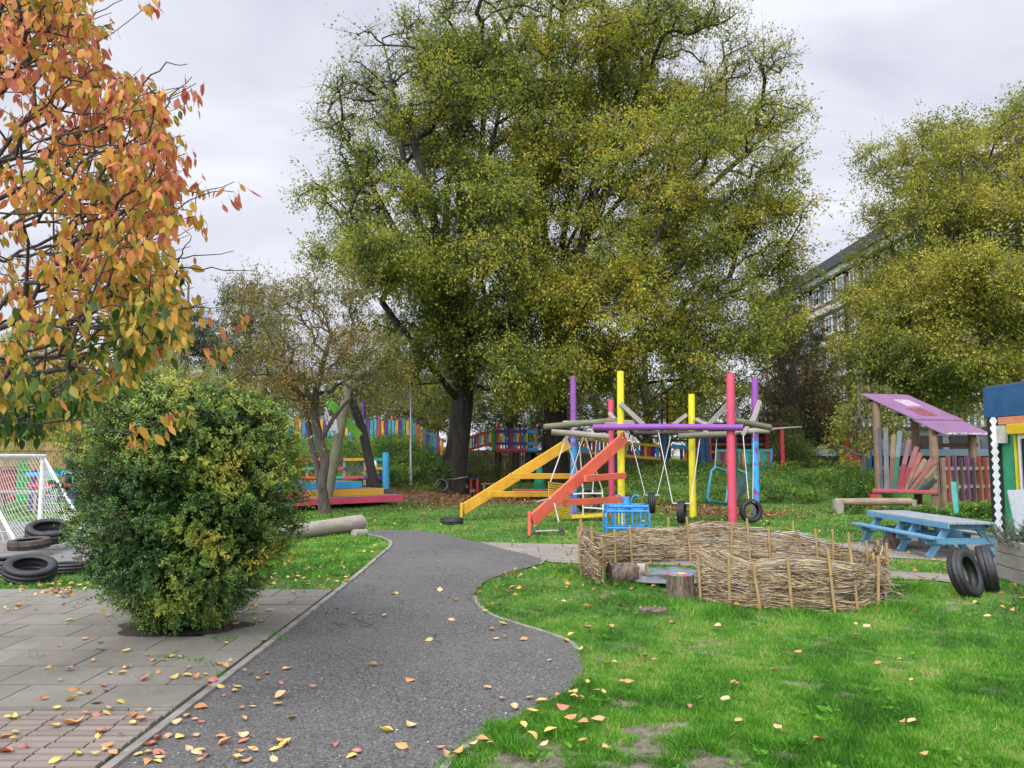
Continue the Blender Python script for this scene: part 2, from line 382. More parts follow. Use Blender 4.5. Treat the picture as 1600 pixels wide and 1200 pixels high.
me = rawmesh('ground', np.stack([x_, y_, z_], 1), np.stack([a, a + 1, a + nx + 1, a + nx], 1), smooth=True)
for nm, fn in (('bare', bare), ('litter', litter)):
    at_ = me.attributes.new(nm, 'FLOAT', 'POINT'); at_.data.foreach_set('value', fn(x_, y_).astype(np.float32))
m, nt, b = base_mat('lawn soil'); tcn = nn(nt, 'ShaderNodeTexCoord').outputs['Object']
n1 = noise_tex(nt, tcn, .9, 6); n2 = noise_tex(nt, tcn, 34, 5, .7); n3 = noise_tex(nt, tcn, 9, 5, .7)
g = mixc(nt, ramp(nt, n2, [(.4, (0, 0, 0)), (.62, (1, 1, 1))]), (.035, .09, .010), (.085, .20, .022))
g = mixc(nt, ramp(nt, n3, [(.45, (0, 0, 0)), (.72, (.75, .75, .75))]), g, (.17, .19, .05))
soil = ramp(nt, n3, [(.3, (.05, .04, .028)), (.45, (.12, .098, .07)), (.58, (.19, .16, .12)), (.75, (.26, .23, .18))])
lit = ramp(nt, n2, [(.3, (.05, .03, .018)), (.5, (.15, .085, .04)), (.62, (.26, .14, .06)), (.75, (.3, .24, .07))])
ab = nn(nt, 'ShaderNodeAttribute', attribute_name='bare'); al = nn(nt, 'ShaderNodeAttribute', attribute_name='litter')
def soft(nt, v, n, amt=.5):
    s = nn(nt, 'ShaderNodeMath', operation='MULTIPLY_ADD'); nt.links.new(n, s.inputs[0]); s.inputs[1].default_value = amt; nt.links.new(v, s.inputs[2])
    return ramp(nt, s.outputs[0], [(.5 + amt * .3, (0, 0, 0)), (.62 + amt * .5, (1, 1, 1))])
g = mixc(nt, soft(nt, al.outputs['Fac'], n2, .45), g, lit); g = mixc(nt, soft(nt, ab.outputs['Fac'], n3, .3), g, soil)
nt.links.new(g, b.inputs['Base Color']); b.inputs['Roughness'].default_value = .95; bumpn(nt, b, n2, .6, .03)
o = link('ground', me, m); o['kind'] = 'structure'
def sheet(name, poly, z, mat, kind='structure'):
    import bmesh
    bm = bmesh.new(); vs = [bm.verts.new((p[0], p[1], z)) for p in poly]; f = bm.faces.new(vs)
    if f.normal.z < 0: f.normal_flip()
    bmesh.ops.triangulate(bm, faces=bm.faces[:]); me = bpy.data.meshes.new(name); bm.to_mesh(me); bm.free()
    o = link(name, me, mat); o['kind'] = kind; return o
# asphalt
m, nt, b = base_mat('asphalt'); tcn = nn(nt, 'ShaderNodeTexCoord').outputs['Object']
vo = nn(nt, 'ShaderNodeTexVoronoi'); vo.inputs['Scale'].default_value = 85; nt.links.new(tcn, vo.inputs['Vector'])
n1 = noise_tex(nt, tcn, .55, 6, .6); n2 = noise_tex(nt, tcn, 160, 3, .7)
c = ramp(nt, vo.outputs['Color'], [(.12, (.02, .02, .0185)), (.5, (.083, .081, .075)), (.9, (.168, .163, .152)), (.955, (.3, .29, .27)), (.97, (.75, .74, .7))])
c = mixc(nt, ramp(nt, n1, [(.35, (0, 0, 0)), (.7, (.5, .5, .5))]), c, (.148, .142, .13))
c = mixc(nt, ramp(nt, noise_tex(nt, tcn, 2.4, 7, .7), [(.5, (0, 0, 0)), (.8, (.35, .35, .35))]), c, (.06, .058, .06))
ck = nn(nt, 'ShaderNodeTexVoronoi'); ck.feature = 'DISTANCE_TO_EDGE'; ck.inputs['Scale'].default_value = .62; dv_ = nn(nt, 'ShaderNodeVectorMath', operation='ADD'); dn_ = nn(nt, 'ShaderNodeTexNoise'); dn_.inputs['Scale'].default_value = 2.2; dn_.inputs['Detail'].default_value = 5; nt.links.new(tcn, dn_.inputs['Vector']); ds_ = nn(nt, 'ShaderNodeVectorMath', operation='SCALE'); ds_.inputs['Scale'].default_value = .5; nt.links.new(dn_.outputs['Color'], ds_.inputs[0]); nt.links.new(tcn, dv_.inputs[0]); nt.links.new(ds_.outputs[0], dv_.inputs[1]); nt.links.new(dv_.outputs[0], ck.inputs['Vector'])
crk = mixc(nt, ramp(nt, noise_tex(nt, tcn, .5, 2), [(.5, (0, 0, 0)), (.58, (1, 1, 1))]), (0, 0, 0), ramp(nt, ck.outputs['Distance'], [(.003, (.8, .8, .8)), (.008, (0, 0, 0))]))
c = mixc(nt, crk, c, (.022, .021, .02))
c = mixc(nt, ramp(nt, noise_tex(nt, tcn, 6, 8, .75), [(.56, (0, 0, 0)), (.7, (.45, .45, .45))]), c, (.115, .10, .075))
nt.links.new(c, b.inputs['Base Color']); b.inputs['Roughness'].default_value = .85; b.inputs['Specular IOR Level'].default_value = .35
bumpn(nt, b, vo.outputs['Distance'], .7, .006); ASPH = m
sheet('path', PATH, .006, ASPH)
m, nt, b = base_mat('court tarmac'); tcn = nn(nt, 'ShaderNodeTexCoord').outputs['Object']
nt.links.new(ramp(nt, noise_tex(nt, tcn, 1.2, 7, .65), [(.3, (.10, .095, .09)), (.7, (.2, .19, .18))]), b.inputs['Base Color']); b.inputs['Roughness'].default_value = .9
sheet('court', COURT, .002, m)
# concrete side path with slab joints
m, nt, b = base_mat('side path concrete'); tcn = nn(nt, 'ShaderNodeTexCoord').outputs['Object']
br = nn(nt, 'ShaderNodeTexBrick'); nt.links.new(tcn, br.inputs['Vector']); br.inputs['Scale'].default_value = 1; br.inputs['Brick Width'].default_value = .9; br.inputs['Row Height'].default_value = .62
br.inputs['Mortar Size'].default_value = .012; br.inputs['Color1'].default_value = (.25, .22, .185, 1); br.inputs['Color2'].default_value = (.21, .19, .16, 1); br.inputs['Mortar'].default_value = (.07, .065, .05, 1)
c = mixc(nt, ramp(nt, noise_tex(nt, tcn, 1.7, 7, .7), [(.38, (0, 0, 0)), (.75, (.7, .7, .7))]), br.outputs['Color'], (.14, .12, .10))
nt.links.new(c, b.inputs['Base Color']); b.inputs['Roughness'].default_value = .9; bumpn(nt, b, noise_tex(nt, tcn, 50, 4), .3, .01)
sheet('side_path', CONC, .003, m)
# kerb edging
KERB = plain('kerb concrete', (.27, .25, .22), (.15, .135, .115), 5, .9, .4, 60)
def kerb_strip(pts, wd=.055, top=.024):
    mb = MB()
    for a, b_ in zip(pts[:-1], pts[1:]):
        mb.bar((*a, top / 2 - .02), (*b_, top / 2 - .02), wd, top + .04)
    return mb
o = kerb_strip(pathL_s[:1] + pathL_s[1:]).build('kerb', KERB); o['kind'] = 'structure'
nR = len(pathR_s)
for a_i, b_i in ((0, int(nR * .16)), (int(nR * .30), int(nR * .56)), (int(nR * .80), nR)):
    o = kerb_strip(pathR_s[a_i:b_i], .042, .012).build('kerb', KERB); o['kind'] = 'structure'
# paving slabs and brick pavers, each row really laid
SLAB = bpy.data.materials.new('slab concrete'); SLAB.use_nodes = True; nt = SLAB.node_tree; b = nt.nodes['Principled BSDF']; tcn = nn(nt, 'ShaderNodeTexCoord').outputs['Object']
a_ = nn(nt, 'ShaderNodeAttribute', attribute_name='tint').outputs['Fac']
c = ramp(nt, a_, [(0, (.172, .16, .128)), (.5, (.197, .185, .15)), (1, (.222, .208, .17))])
c = mixc(nt, ramp(nt, noise_tex(nt, tcn, 1.3, 8, .7), [(.4, (0, 0, 0)), (.7, (.75, .75, .75))]), c, (.115, .102, .075))
c = mixc(nt, ramp(nt, noise_tex(nt, tcn, 14, 6, .7), [(.55, (0, 0, 0)), (.75, (.4, .4, .4))]), c, (.34, .32, .28))
nt.links.new(c, b.inputs['Base Color']); b.inputs['Roughness'].default_value = .88; bumpn(nt, b, noise_tex(nt, tcn, 45, 5), .35, .01)
BRK = bpy.data.materials.new('brick paver'); BRK.use_nodes = True; nt = BRK.node_tree; b = nt.nodes['Principled BSDF']; tcn = nn(nt, 'ShaderNodeTexCoord').outputs['Object']
a_ = nn(nt, 'ShaderNodeAttribute', attribute_name='tint').outputs['Fac']
c = ramp(nt, a_, [(0, (.195, .152, .128)), (.5, (.22, .178, .15)), (1, (.25, .208, .175))])
c = mixc(nt, ramp(nt, noise_tex(nt, tcn, 2.0, 8, .7), [(.42, (0, 0, 0)), (.72, (.7, .7, .7))]), c, (.2, .17, .14))
nt.links.new(c, b.inputs['Base Color']); b.inputs['Roughness'].default_value = .88; bumpn(nt, b, noise_tex(nt, tcn, 60, 5), .35, .008)
def paving(name, mat, x0, x1, y0, y1, wd, ht, gap, off):
    V = []; Fc = []; T = []; rowi = 0; y = y1
    while y > y0:
        ya, yb = max(y - ht, y0) + gap * 1.2, y - gap * 1.2
        xr = x1 - (off * wd if rowi % 2 else 0) + (wd if rowi % 2 else 0) + random.uniform(-.01, .01)
        x = xr
        while x > x0:
            xa, xb = max(x - wd, x0) + gap / 2, min(x, x1) - gap / 2; x -= wd
            if xb - xa < .02: continue
            cx, cyy = (xa + xb) / 2, (ya + yb) / 2
            if wd > .3 and abs(cx - BED[0]) < .34 and abs(cyy - BED[1]) < .3: continue
            k = len(V); dz = [random.uniform(-.0008, .0008) for _ in range(4)]; z = random.uniform(.0135, .0165)
            for q, (u, v) in enumerate(((xa, ya), (xb, ya), (xb, yb), (xa, yb))): V.append((u, v, z + dz[q]))
            ins = .004
            for q, (u, v) in enumerate(((xa - ins, ya - ins), (xb + ins, ya - ins), (xb + ins, yb + ins), (xa - ins, yb + ins))): V.append((u, v, -.03))
            Fc += [(k, k + 1, k + 2, k + 3)] + [(k + q, k + 4 + q, k + 4 + (q + 1) % 4, k + (q + 1) % 4) for q in range(4)]; t = random.random(); T += [t] * 5
        y -= ht; rowi += 1
    o = link(name, rawmesh(name, V, Fc, T, smooth=False), mat); o['kind'] = 'structure'; return o
JOINT = plain('joint soil', (.035, .045, .018), (.022, .018, .014), 3, .95, .5, 60)
sheet('paving_bed', [(-9.1, 2), (-2.1, 2), (-2.1, 9.74), (-9.1, 9.74)], .0025, JOINT)
paving('paving', SLAB, SLABX0, SLABX1, 5.17, SLABY1, .6, .5, .0115, .45)
paving('brick_paving', BRK, SLABX0, SLABX1, SLABY0, 5.165, .215, .092, .012, .0)
# sleeper steps up the mound
st = MB()
for k in range(7):
    p = at(700 - 2 * k, 752 - 7 * k, 30.8 + .4 * k); p.z = gzf(p.x, p.y) + .04; st.bar(p + Vector((-.7, 0, 0)), p + Vector((.75, .1, 0)), .16, .14)
o = st.build('steps', wood('sleeper', (.2, .15, .11), (.1, .075, .055)), bevel=.01); o['kind'] = 'structure'
# ------------------------------------------------------------------ grass blades (nobody could count them)
def lawn_ok(x, y):
    ok = ~(pip(x, y, PATH) | pip(x, y, CONC) | pip(x, y, COURT)) & ~((x > -9.1) & (x < -2.09) & (y < 9.75))
    return ok
GR = leafmat('grass blade', [(0, (.03, .11, .008)), (.4, (.075, .25, .015)), (.7, (.14, .37, .025)), (.9, (.25, .40, .05)), (1, (.4, .38, .15))], .35, .5)
def blades(px0, px1, py0, py1, n, h, wmin, hfun=None):
    px = rng.uniform(px0, px1, n); py = rng.uniform(py0, py1, n)
    u = (px - 800) / F; v = (600 - py) / F; ry = math.cos(PITCH) - v * math.sin(PITCH); rz = math.sin(PITCH) + v * math.cos(PITCH); t = -CH / rz
    x, y = u * t, ry * t; b_ = bare(x, y) * .85; l_ = litter(x, y)
    ok = (lawn_ok(x, y) | (lawn_ok(x + .05, y) & (x > -1.5) & (rng.uniform(size=n) < .5))) & (rng.uniform(size=n) > b_ * 1.15) & (rng.uniform(size=n) > l_ * .8) & (y < 27); x, y = x[ok], y[ok]; n = len(x)
    P = np.stack([x, y, np.zeros(n)], 1); lp = lump(P, .3, 41) * .45 + lump(P, .07, 42) * .55
    hh = h * rng.uniform(.5, 1.25, n) * (.55 + .9 * lp)
    if hfun is not None: hh = hh * hfun(x, y)
    P[:, 2] = gz(x, y) - .012
    ax = rnd(n) * np.array([.62, .62, .15]) + np.array([0, 0, .85]); wd = np.maximum(.004, wmin * y / F * .9)
    V, Fc = leaves(P, ax, rnd(n), hh, wd, .25)
    tint = .36 + .62 * (lump(P, 1.3, 43) - .5) + .45 * (lump(P, .22, 44) - .5) + .3 * (lump(P, .06, 45) - .5) + rng.normal(size=n) * .17 + (rng.uniform(size=n) < .07) * .4
    return V, Fc, np.clip(tint, 0, 1)
WAT = [tuple(gp(*p)[:2]) for p in ((900, 900), (955, 915), (1050, 945), (1130, 962), (1250, 968), (1400, 955), (1440, 925), (1380, 900))]
def tall(x, y):
    d = np.min(np.stack([np.hypot(x - a, (y - c)) for a, c in WAT]), 0); return 1 + 1.7 * np.exp(-(d / .34) ** 2)
S = [blades(560, 1750, 905, 1260, 360000, .05, .8, tall), blades(400, 1750, 775, 905, 130000, .06, 1.0, tall), blades(-300, 640, 790, 920, 60000, .06, 1.0)]
V, Fc = merge(*[(s[0], s[1]) for s in S]); o = link('grass', rawmesh('grass', V, Fc, np.concatenate([s[2] for s in S])), GR); o['kind'] = 'stuff'
# tufts in paving joints and along the kerb
def tuft(pts, n, h, name):
    c = np.repeat(np.array(pts), n, 0); N = len(c); P = c + rnd(N) * np.array([.035, .035, 0]); 
    V, Fc = leaves(P, rnd(N) * np.array([.7, .7, .1]) + np.array([0, 0, .8]), rnd(N), h * rng.uniform(.4, 1.2, N), .005, .2)
    o = link(name, rawmesh(name, V, Fc, np.clip(.4 + rng.normal(size=N) * .15, 0, 1)), GR); o['kind'] = 'stuff'
tuft([tuple(gp(*p)) for p in ((342, 1060), (430, 991), (440, 1000), (365, 1000), (400, 962), (340, 1000), (230, 1060), (310, 1035), (330, 1040), (350, 1005), (385, 965), (395, 978), (300, 1010), (60, 1030), (740, 1190), (258, 1030), (280, 1032), (265, 1030))], 40, .06, 'joint_weeds')
tuft([tuple(gp(*p)) for p in ((780, 1148), (775, 1138), (790, 1165), (800, 1170), (815, 1172), (1110, 1150), (1130, 1150), (1150, 1140), (1090, 1160), (975, 932), (968, 935), (1180, 1160), (1060, 1165), (870, 1150), (880, 1140), (1110, 1170), (1210, 1170))], 160, .085, 'grass_tuft')

# low broad-leaved weeds in the lawn
wp_ = []
while len(wp_) < 60:
    p = gp(random.uniform(700, 1640), random.uniform(925, 1230))
    if lawn_ok(np.array([p.x]), np.array([p.y]))[0]: wp_.append(tuple(p))
c = np.repeat(np.array(wp_), 13, 0); N = len(c); a = rng.uniform(0, 6.283, N); ax = np.stack([np.cos(a), np.sin(a), rng.uniform(.1, .7, N)], 1); P = c + np.stack([np.cos(a), np.sin(a), 0 * a], 1) * rng.uniform(.0, .05, N)[:, None] + np.array([0, 0, .018])
V, Fc = leaves(P, ax, rnd(N) * .25 + np.array([0, 0, 1]), rng.uniform(.025, .055, N), rng.uniform(.014, .026, N), .2)
o = link('lawn_weeds', rawmesh('lawn_weeds', V, Fc, np.clip(.42 + rng.normal(size=N) * .12, 0, 1)), GR); o['kind'] = 'stuff'
# ================================================================== trees and shrubs
BK_DARK = bark('dark bark', (.058, .048, .039), (.017, .014, .012), 6)
BK_TWIG = bark('grey twig bark', (.17, .145, .125), (.065, .054, .047), 9)
BK_CHERRY = bark('cherry bark', (.085, .06, .055), (.035, .026, .026), 14)
LF_BIG = leafmat('big tree leaf', [(0, (.06, .10, .02)), (.3, (.15, .20, .03)), (.6, (.30, .33, .045)), (.85, (.52, .46, .05)), (1, (.5, .32, .05))], .45)
def tint_big(P):
    k = lump(P, .7, 51) * .75 + lump(P, 3.0, 52) * .45 - .1
    return .12 + .62 * k + .2 * sm(-3, 12, P[:, 0]) 
def keep_big(C):
    # the outermost upper twigs have already lost most of their leaves
    c = np.array([3.0, 31, 10.0]); d = np.sqrt((((C - c) / np.array([10.5, 8, 10.5])) ** 2).sum(1)); up = sm(11, 15.5, C[:, 2])
    left = sm(-2.5, -5.5, C[:, 0]); l2 = lump(C, 1.3, 53)
    return np.clip(1.15 - 1.0 * up * sm(.75, 1.05, d) - .75 * left * up + .5 * (l2 - .5), .28, 1.3)
D1 = 31.0
b1_ = at(706, 768, D1); b1_.z = gzf(b1_.x, b1_.y) - .1
t1 = [(b1_.x, b1_.y, b1_.z, .44), *[(*at(px, py, D1), r) for px, py, r in ((716, 690, .42), (722, 630, .40), (728, 550, .37), (724, 470, .31), (720, 410, .22))]]
M1 = [at(*q) for q in ((520, 180, 31), (590, 60, 30), (680, -30, 32), (760, 20, 30), (545, 330, 29), (830, 330, 28.5), (780, 140, 32), (640, 200, 28), (700, 260, 33), (600, 470, 28), (780, 480, 27))]
T1 = clumped([(650, 150, 31, 120, 110, 5), (565, 160, 31, 75, 55, 2.5), (590, 330, 30, 105, 95, 5), (570, 250, 30, 60, 50, 3), (650, 460, 30, 115, 85, 5.5), (770, 430, 28, 130, 150, 4), (760, 200, 31, 150, 180, 5), (690, 555, 30, 100, 50, 5), (800, 560, 27.5, 90, 60, 3), (720, 40, 31, 110, 70, 4.5)], 215, 9, 1.05, .3, .38)
tree('large_tree', 'large dark-trunked broadleaf tree left of the pair behind the swings, rope round its trunk', t1, T1, BK_DARK, LF_BIG, .5, tintf=tint_big, keep=keep_big, mains=M1, per=19, twigs=6, twig_len=1.05, ll=.108, lw=.07, limb_tip=.019, tw_r=.008, power=2.42)
D2 = 33.0
b2_ = at(868, 765, D2); b2_.z = gzf(b2_.x, b2_.y) - .1
t2 = [(b2_.x, b2_.y, b2_.z, .52), *[(*at(px, py, D2), r) for px, py, r in ((866, 690, .50), (868, 630, .48), (862, 560, .44), (866, 480, .36), (872, 420, .25))]]
M2 = [at(*q) for q in ((800, 30, 33), (880, -60, 32), (950, -20, 31), (1050, 10, 33), (1140, 110, 32), (1190, 220, 31), (1230, 390, 31), (1090, 420, 28), (980, 200, 29), (910, 180, 35), (820, 380, 30), (1040, 270, 30), (1130, 520, 28), (940, 420, 28))]
T2 = clumped([(880, 80, 32, 200, 140, 6), (1030, 110, 32, 130, 120, 5), (1135, 110, 32, 60, 60, 3), (1170, 190, 32, 60, 50, 3), (960, 330, 30, 220, 160, 6), (1120, 280, 31, 110, 90, 5), (1160, 385, 31, 82, 60, 4), (1010, 490, 28, 180, 90, 5), (1130, 500, 29, 90, 70, 4), (890, 560, 29, 110, 60, 4), (1060, 590, 28, 120, 40, 4), (840, -20, 32, 170, 55, 5), (1040, 15, 32, 100, 50, 4)], 300, 9, 1.1, .28, .38)
tree('large_tree', 'large spreading yellow-green tree right of the pair, its trunk behind the yellow slide beams', t2, T2, BK_DARK, LF_BIG, .5, tintf=tint_big, keep=keep_big, mains=M2, per=19, twigs=6, twig_len=1.05, ll=.108, lw=.07, limb_tip=.019, tw_r=.008, power=2.42)
# ---- yellowing tree at the right edge
LF_RT = leafmat('yellowing leaf', [(0, (.07, .115, .018)), (.35, (.17, .22, .03)), (.65, (.36, .36, .045)), (1, (.56, .45, .07))], .4)
b3 = at(1600, 760, 30); b3.z = gzf(b3.x, b3.y) - .1
t3 = [(*b3, .5), *[(*at(px, py, 30), r) for px, py, r in ((1600, 600, .4), (1602, 500, .34), (1605, 430, .25))]]
M3 = [at(*q) for q in ((1440, 230, 31), (1500, 180, 30), (1590, 165, 30), (1670, 190, 30), (1400, 420, 29), (1480, 380, 28), (1560, 250, 32), (1640, 300, 28), (1420, 540, 28), (1720, 350, 30))]
T3 = clumped([(1560, 520, 28.5, 190, 110, 5), (1480, 420, 30, 120, 120, 5), (1560, 300, 30, 150, 130, 5), (1620, 180, 30, 80, 70, 4), (1680, 350, 30, 170, 220, 5), (1420, 260, 31, 70, 65, 3), (1500, 600, 27.5, 110, 45, 3), (1430, 500, 29, 75, 100, 3), (1400, 570, 28.5, 55, 55, 2.5), (1480, 560, 28, 90, 70, 3), (1372, 560, 28.5, 42, 48, 2), (1388, 470, 29, 40, 70, 2.5), (1450, 470, 29, 60, 60, 3), (1400, 330, 30, 45, 60, 2.5)], 260, 9, 1.05, .25, .4)
def keep_rt(C): return np.clip(1.15 - 1.1 * sm(15.3, 13.2, C[:, 0]) * sm(8, 11, C[:, 2]) + .5 * (lump(C, 1.2, 63) - .5), .1, 1.3)
tree('broadleaf_tree', 'tall yellowing broadleaf tree towering behind the purple-roofed hut', t3, T3, BK_TWIG, LF_RT, .4, mains=M3, tintf=lambda P: .2 + .64 * (lump(P, 1.2, 61) * .5 + lump(P, 3, 62) * .5), per=20, twigs=6, twig_len=1.0, ll=.10, lw=.064, keep=keep_rt)
# ---- small gnarled tree
LF_SM = leafmat('small tree leaf', [(0, (.07, .07, .02)), (.4, (.18, .185, .035)), (.7, (.34, .25, .06)), (1, (.42, .16, .05))], .4)
b4 = gp(508, 802); 
t4 = [(*b4, .15), *[(*at(px, py, 22.3), r) for px, py, r in ((503, 760, .12), (508, 720, .105), (500, 690, .1), (490, 650, .085), (494, 610, .075), (504, 570, .06), (515, 530, .05))]]
BK_SM = bark('gnarled brown bark', (.125, .095, .08), (.045, .035, .03), 16)
T4 = blob_targets([(430, 480, 22, 90, 55, 2.2), (520, 470, 22, 80, 60, 2.2), (400, 560, 21.5, 75, 48, 1.8), (560, 560, 22, 80, 55, 2), (480, 550, 21, 90, 60, 2), (600, 610, 22, 45, 40, 1.2), (450, 610, 22, 70, 26, 1.2)], 420, .3)
tree('small_tree', 'small gnarled multi-branched tree in front of the coloured stage', t4, T4, BK_SM, LF_SM, .45, tintf=lambda P: .15 + .7 * (lump(P, .6, 71) * .5 + lump(P, 2, 72) * .5), per=10, twigs=6, twig_len=.55, ll=.066, lw=.043, arch=.25, step=.3, limb_tip=.007, tw_r=.004, power=2.1, flare=1.3)
mb = MB(); mb.tube([b4 + Vector((-.1, .05, .3)), at(497, 740, 22.4), at(486, 690, 22.5), at(478, 640, 22.6), at(462, 610, 22.6), at(440, 588, 22.5)], [.09, .085, .08, .07, .05, .03], 9, wob=.06)
mb.tube([at(500, 690, 22.3), at(520, 655, 22.2), at(540, 630, 22.1), at(570, 605, 22), at(588, 590, 22)], [.07, .055, .045, .03, .015], 7, wob=.05)
o = mb.build('second_stem', BK_SM, None, smooth=True)
o.parent = [x for x in bpy.data.objects if x.name.startswith('small_tree')][0]; o.data.transform(Matrix.Translation(-b4)); o.location = (0, 0, 0)
# ---- overhanging cherry in the foreground, trunk out of frame on the left
LF_CH = leafmat('cherry leaf', [(0, (.03, .085, .02)), (.22, (.11, .19, .03)), (.42, (.44, .35, .05)), (.6, (.67, .38, .06)), (.78, (.69, .27, .10)), (1, (.46, .12, .09))], .5, .5)
bd = [(-140, 215), (0, 135), (60, 145), (100, 170), (130, 255), (200, 270), (260, 275), (320, 285), (370, 262), (420, 270), (470, 290), (520, 295), (545, 270), (590, 195), (640, 120), (670, 50), (690, -60)]
Tc = []
while len(Tc) < 1250:
    py = random.uniform(-160, 680); bx = np.interp(py, [q[0] for q in bd], [q[1] for q in bd]); px = bx - abs(random.gauss(0, 1)) * 150 - 6
    if px < -330: continue
    Tc.append(at(px, py, random.uniform(3.6, 5.8)))
tips_ = [(366, 300, 4.2), (330, 300, 4.2), (293, 135, 4.3), (290, 420, 4.3), (345, 535, 4.1), (318, 540, 4.1), (286, 640, 3.9), (212, 672, 3.8), (205, 680, 3.8), (235, 5, 4.4), (310, 290, 4.3), (305, 330, 4.4), (290, 240, 4.3), (270, 215, 4.3), (260, 650, 3.9), (375, 500, 5.0), (300, 500, 4.4), (120, 655, 3.8)]
Tc = np.array([list(t) for t in Tc] + [list(at(*t)) for t in tips_])
tb = Vector((-4.3, 4.6, 0)); tc_ = [(*tb, .13), (-4.25, 4.6, 1.0, .12), (-4.0, 4.55, 1.8, .1), (-3.7, 4.5, 2.6, .07), (-3.4, 4.45, 3.4, .04)]
root = thing('cherry_tree', 'autumn cherry with orange and yellow leaves overhanging from the left edge', 'tree', tb)
P, par, r, ntk, tips = grow(tc_, Tc, .3, kpath=.35, step=.12, arch=.05, wob=.05, tip=.0022, power=2.2)
MB().tube([Vector(p) for p in P[:ntk]], list(r[:ntk]), 10, wob=.03).build('trunk', BK_CHERRY, root, smooth=True)
i = np.arange(ntk, len(P)); V, Fc = frusta(P[par[i]], P[i], np.minimum(r[par[i]], r[i] * 1.2), r[i], 6); sets = [(V, Fc)]
# bare shoots that stick out beyond the leaves
bs = [((225, 130, 4.3), (260, 100, 4.3), (293, 100, 4.3)), ((250, 190, 4.2), (270, 150, 4.2), (300, 120, 4.2)), ((120, 60, 4.5), (150, 20, 4.5), (195, -2, 4.5)), ((265, 410, 4.2), (300, 400, 4.2), (365, 392, 4.2)), ((280, 420, 4.2), (330, 420, 4.2), (395, 423, 4.2)), ((270, 480, 4.4), (300, 482, 4.4), (345, 480, 4.4)), ((262, 300, 4.3), (310, 300, 4.3), (366, 284, 4.3)), ((250, 350, 4.2), (275, 346, 4.2), (302, 339, 4.2)), ((276, 410, 4.1), (285, 390, 4.1), (299, 368, 4.1))]
for s_ in bs:
    q = [np.array(at(*p)) for p in s_]; j = int(np.argmin(np.linalg.norm(P[ntk:] - q[0], axis=1))) + ntk
    pp = np.array([P[j], *q]); pp = np.concatenate([[pp[k] * (1 - t) + pp[k + 1] * t + rng.normal(size=3) * .006 for t in (0, .33, .66)] for k in range(len(pp) - 1)] + [[pp[-1]]])
    rr = np.linspace(.006, .002, len(pp)); sets.append(frusta(pp[:-1], pp[1:], rr[:-1], rr[1:], 5))
# long whippy shoots that sweep up and out to the right, thinly leaved
sh_p, sh_d = [], []
for k in range(64):
    y0 = random.uniform(20, 600); x0 = random.uniform(-40, 130); d0 = random.uniform(3.8, 5.4); bx = np.interp(y0 - 40, [q[0] for q in bd], [q[1] for q in bd]); A = np.array(at(x0, y0, d0)); E = np.array(at(bx + random.uniform(-60, 45), y0 - random.uniform(-10, 130) * (1 if y0 < 480 else .25), d0 + random.uniform(-.5, .3)))
    j = int(np.argmin(np.linalg.norm(P[ntk:] - A, axis=1))) + ntk; A = P[j]; M = (A + E) / 2 + np.array([0, 0, -.06]); q = np.array([A * (1 - t) ** 2 + 2 * M * t * (1 - t) + E * t * t for t in np.linspace(0, 1, 14)]) + rng.normal(size=(14, 3)) * .006
    rr = np.linspace(.0065, .0018, 14); sets.append(frusta(q[:-1], q[1:], rr[:-1], rr[1:], 5))
    for i_ in range(4, 14):
        if random.random() < .55: sh_p.append(q[i_]); sh_d.append(q[i_] - q[i_ - 1])
cnt = rng.poisson(7.2, len(tips)) + 1; idx = np.repeat(tips, cnt); k2 = rng.poisson(2.2, len(sh_p)); a_p = np.concatenate([P[idx], np.repeat(np.array(sh_p), k2, 0)]); a_d = np.concatenate([P[idx] - P[par[idx]], np.repeat(np.array(sh_d), k2, 0)]); n = len(a_p)
stem0 = a_p + rnd(n) * .028; dirn = norm(a_d); ax = norm(dirn * .3 + rnd(n) * .33 + np.array([0, 0, -1.05])); ln = .069 * rng.uniform(.6, 1.2, n); wd = ln * rng.uniform(.42, .56, n)
p0 = stem0 + ax * .018; sets.append(frusta(stem0, p0, np.full(n, .0011), np.full(n, .0009), 3))
V, Fc = merge(*sets); link('limbs', rawmesh('limbs', V, Fc), BK_CHERRY, root)
nr = norm(rnd(n)); nr = norm(nr - ax * (nr * ax).sum(1, keepdims=True)); sd = np.cross(ax, nr)
prof = [(0, .02), (.16, .62), (.4, 1.0), (.68, .78), (.88, .32), (1, .02)]; Vr = []; curl = rng.uniform(-.05, .35, n)[:, None]; fold = rng.uniform(.05, .45, n)[:, None]
for t, wv in prof:
    c = p0 + ax * ln[:, None] * t + nr * ln[:, None] * curl * t * t; e = sd * wd[:, None] * wv / 2; up = nr * wd[:, None] * wv / 2 * fold
    Vr += [c - e + up, c, c + e + up]
V = np.stack(Vr, 1).reshape(-1, 3); k = len(prof) * 3; fq = []
for s_ in range(len(prof) - 1):
    for h in (0, 1): a = s_ * 3 + h; fq.append((a, a + 1, a + 4, a + 3))
Fc = (np.arange(n)[:, None, None] * k + np.array(fq)[None]).reshape(-1, 4)
hz = a_p[:, 2]; base_t = .33 + .33 * sm(1.6, 2.9, hz) + .42 * (lump(a_p, .35, 81) - .5) + .25 * sm(-2.2, -1.1, a_p[:, 0]) * sm(1.6, 2.2, hz) - .25 * (1 - sm(1.65, 2.05, hz)) * sm(-1.6, -2.4, a_p[:, 0])
tint = np.clip(base_t + rng.normal(size=n) * .19, 0, 1); link('crown', rawmesh('crown', V, Fc, np.repeat(tint, len(fq)), smooth=True), LF_CH, root)
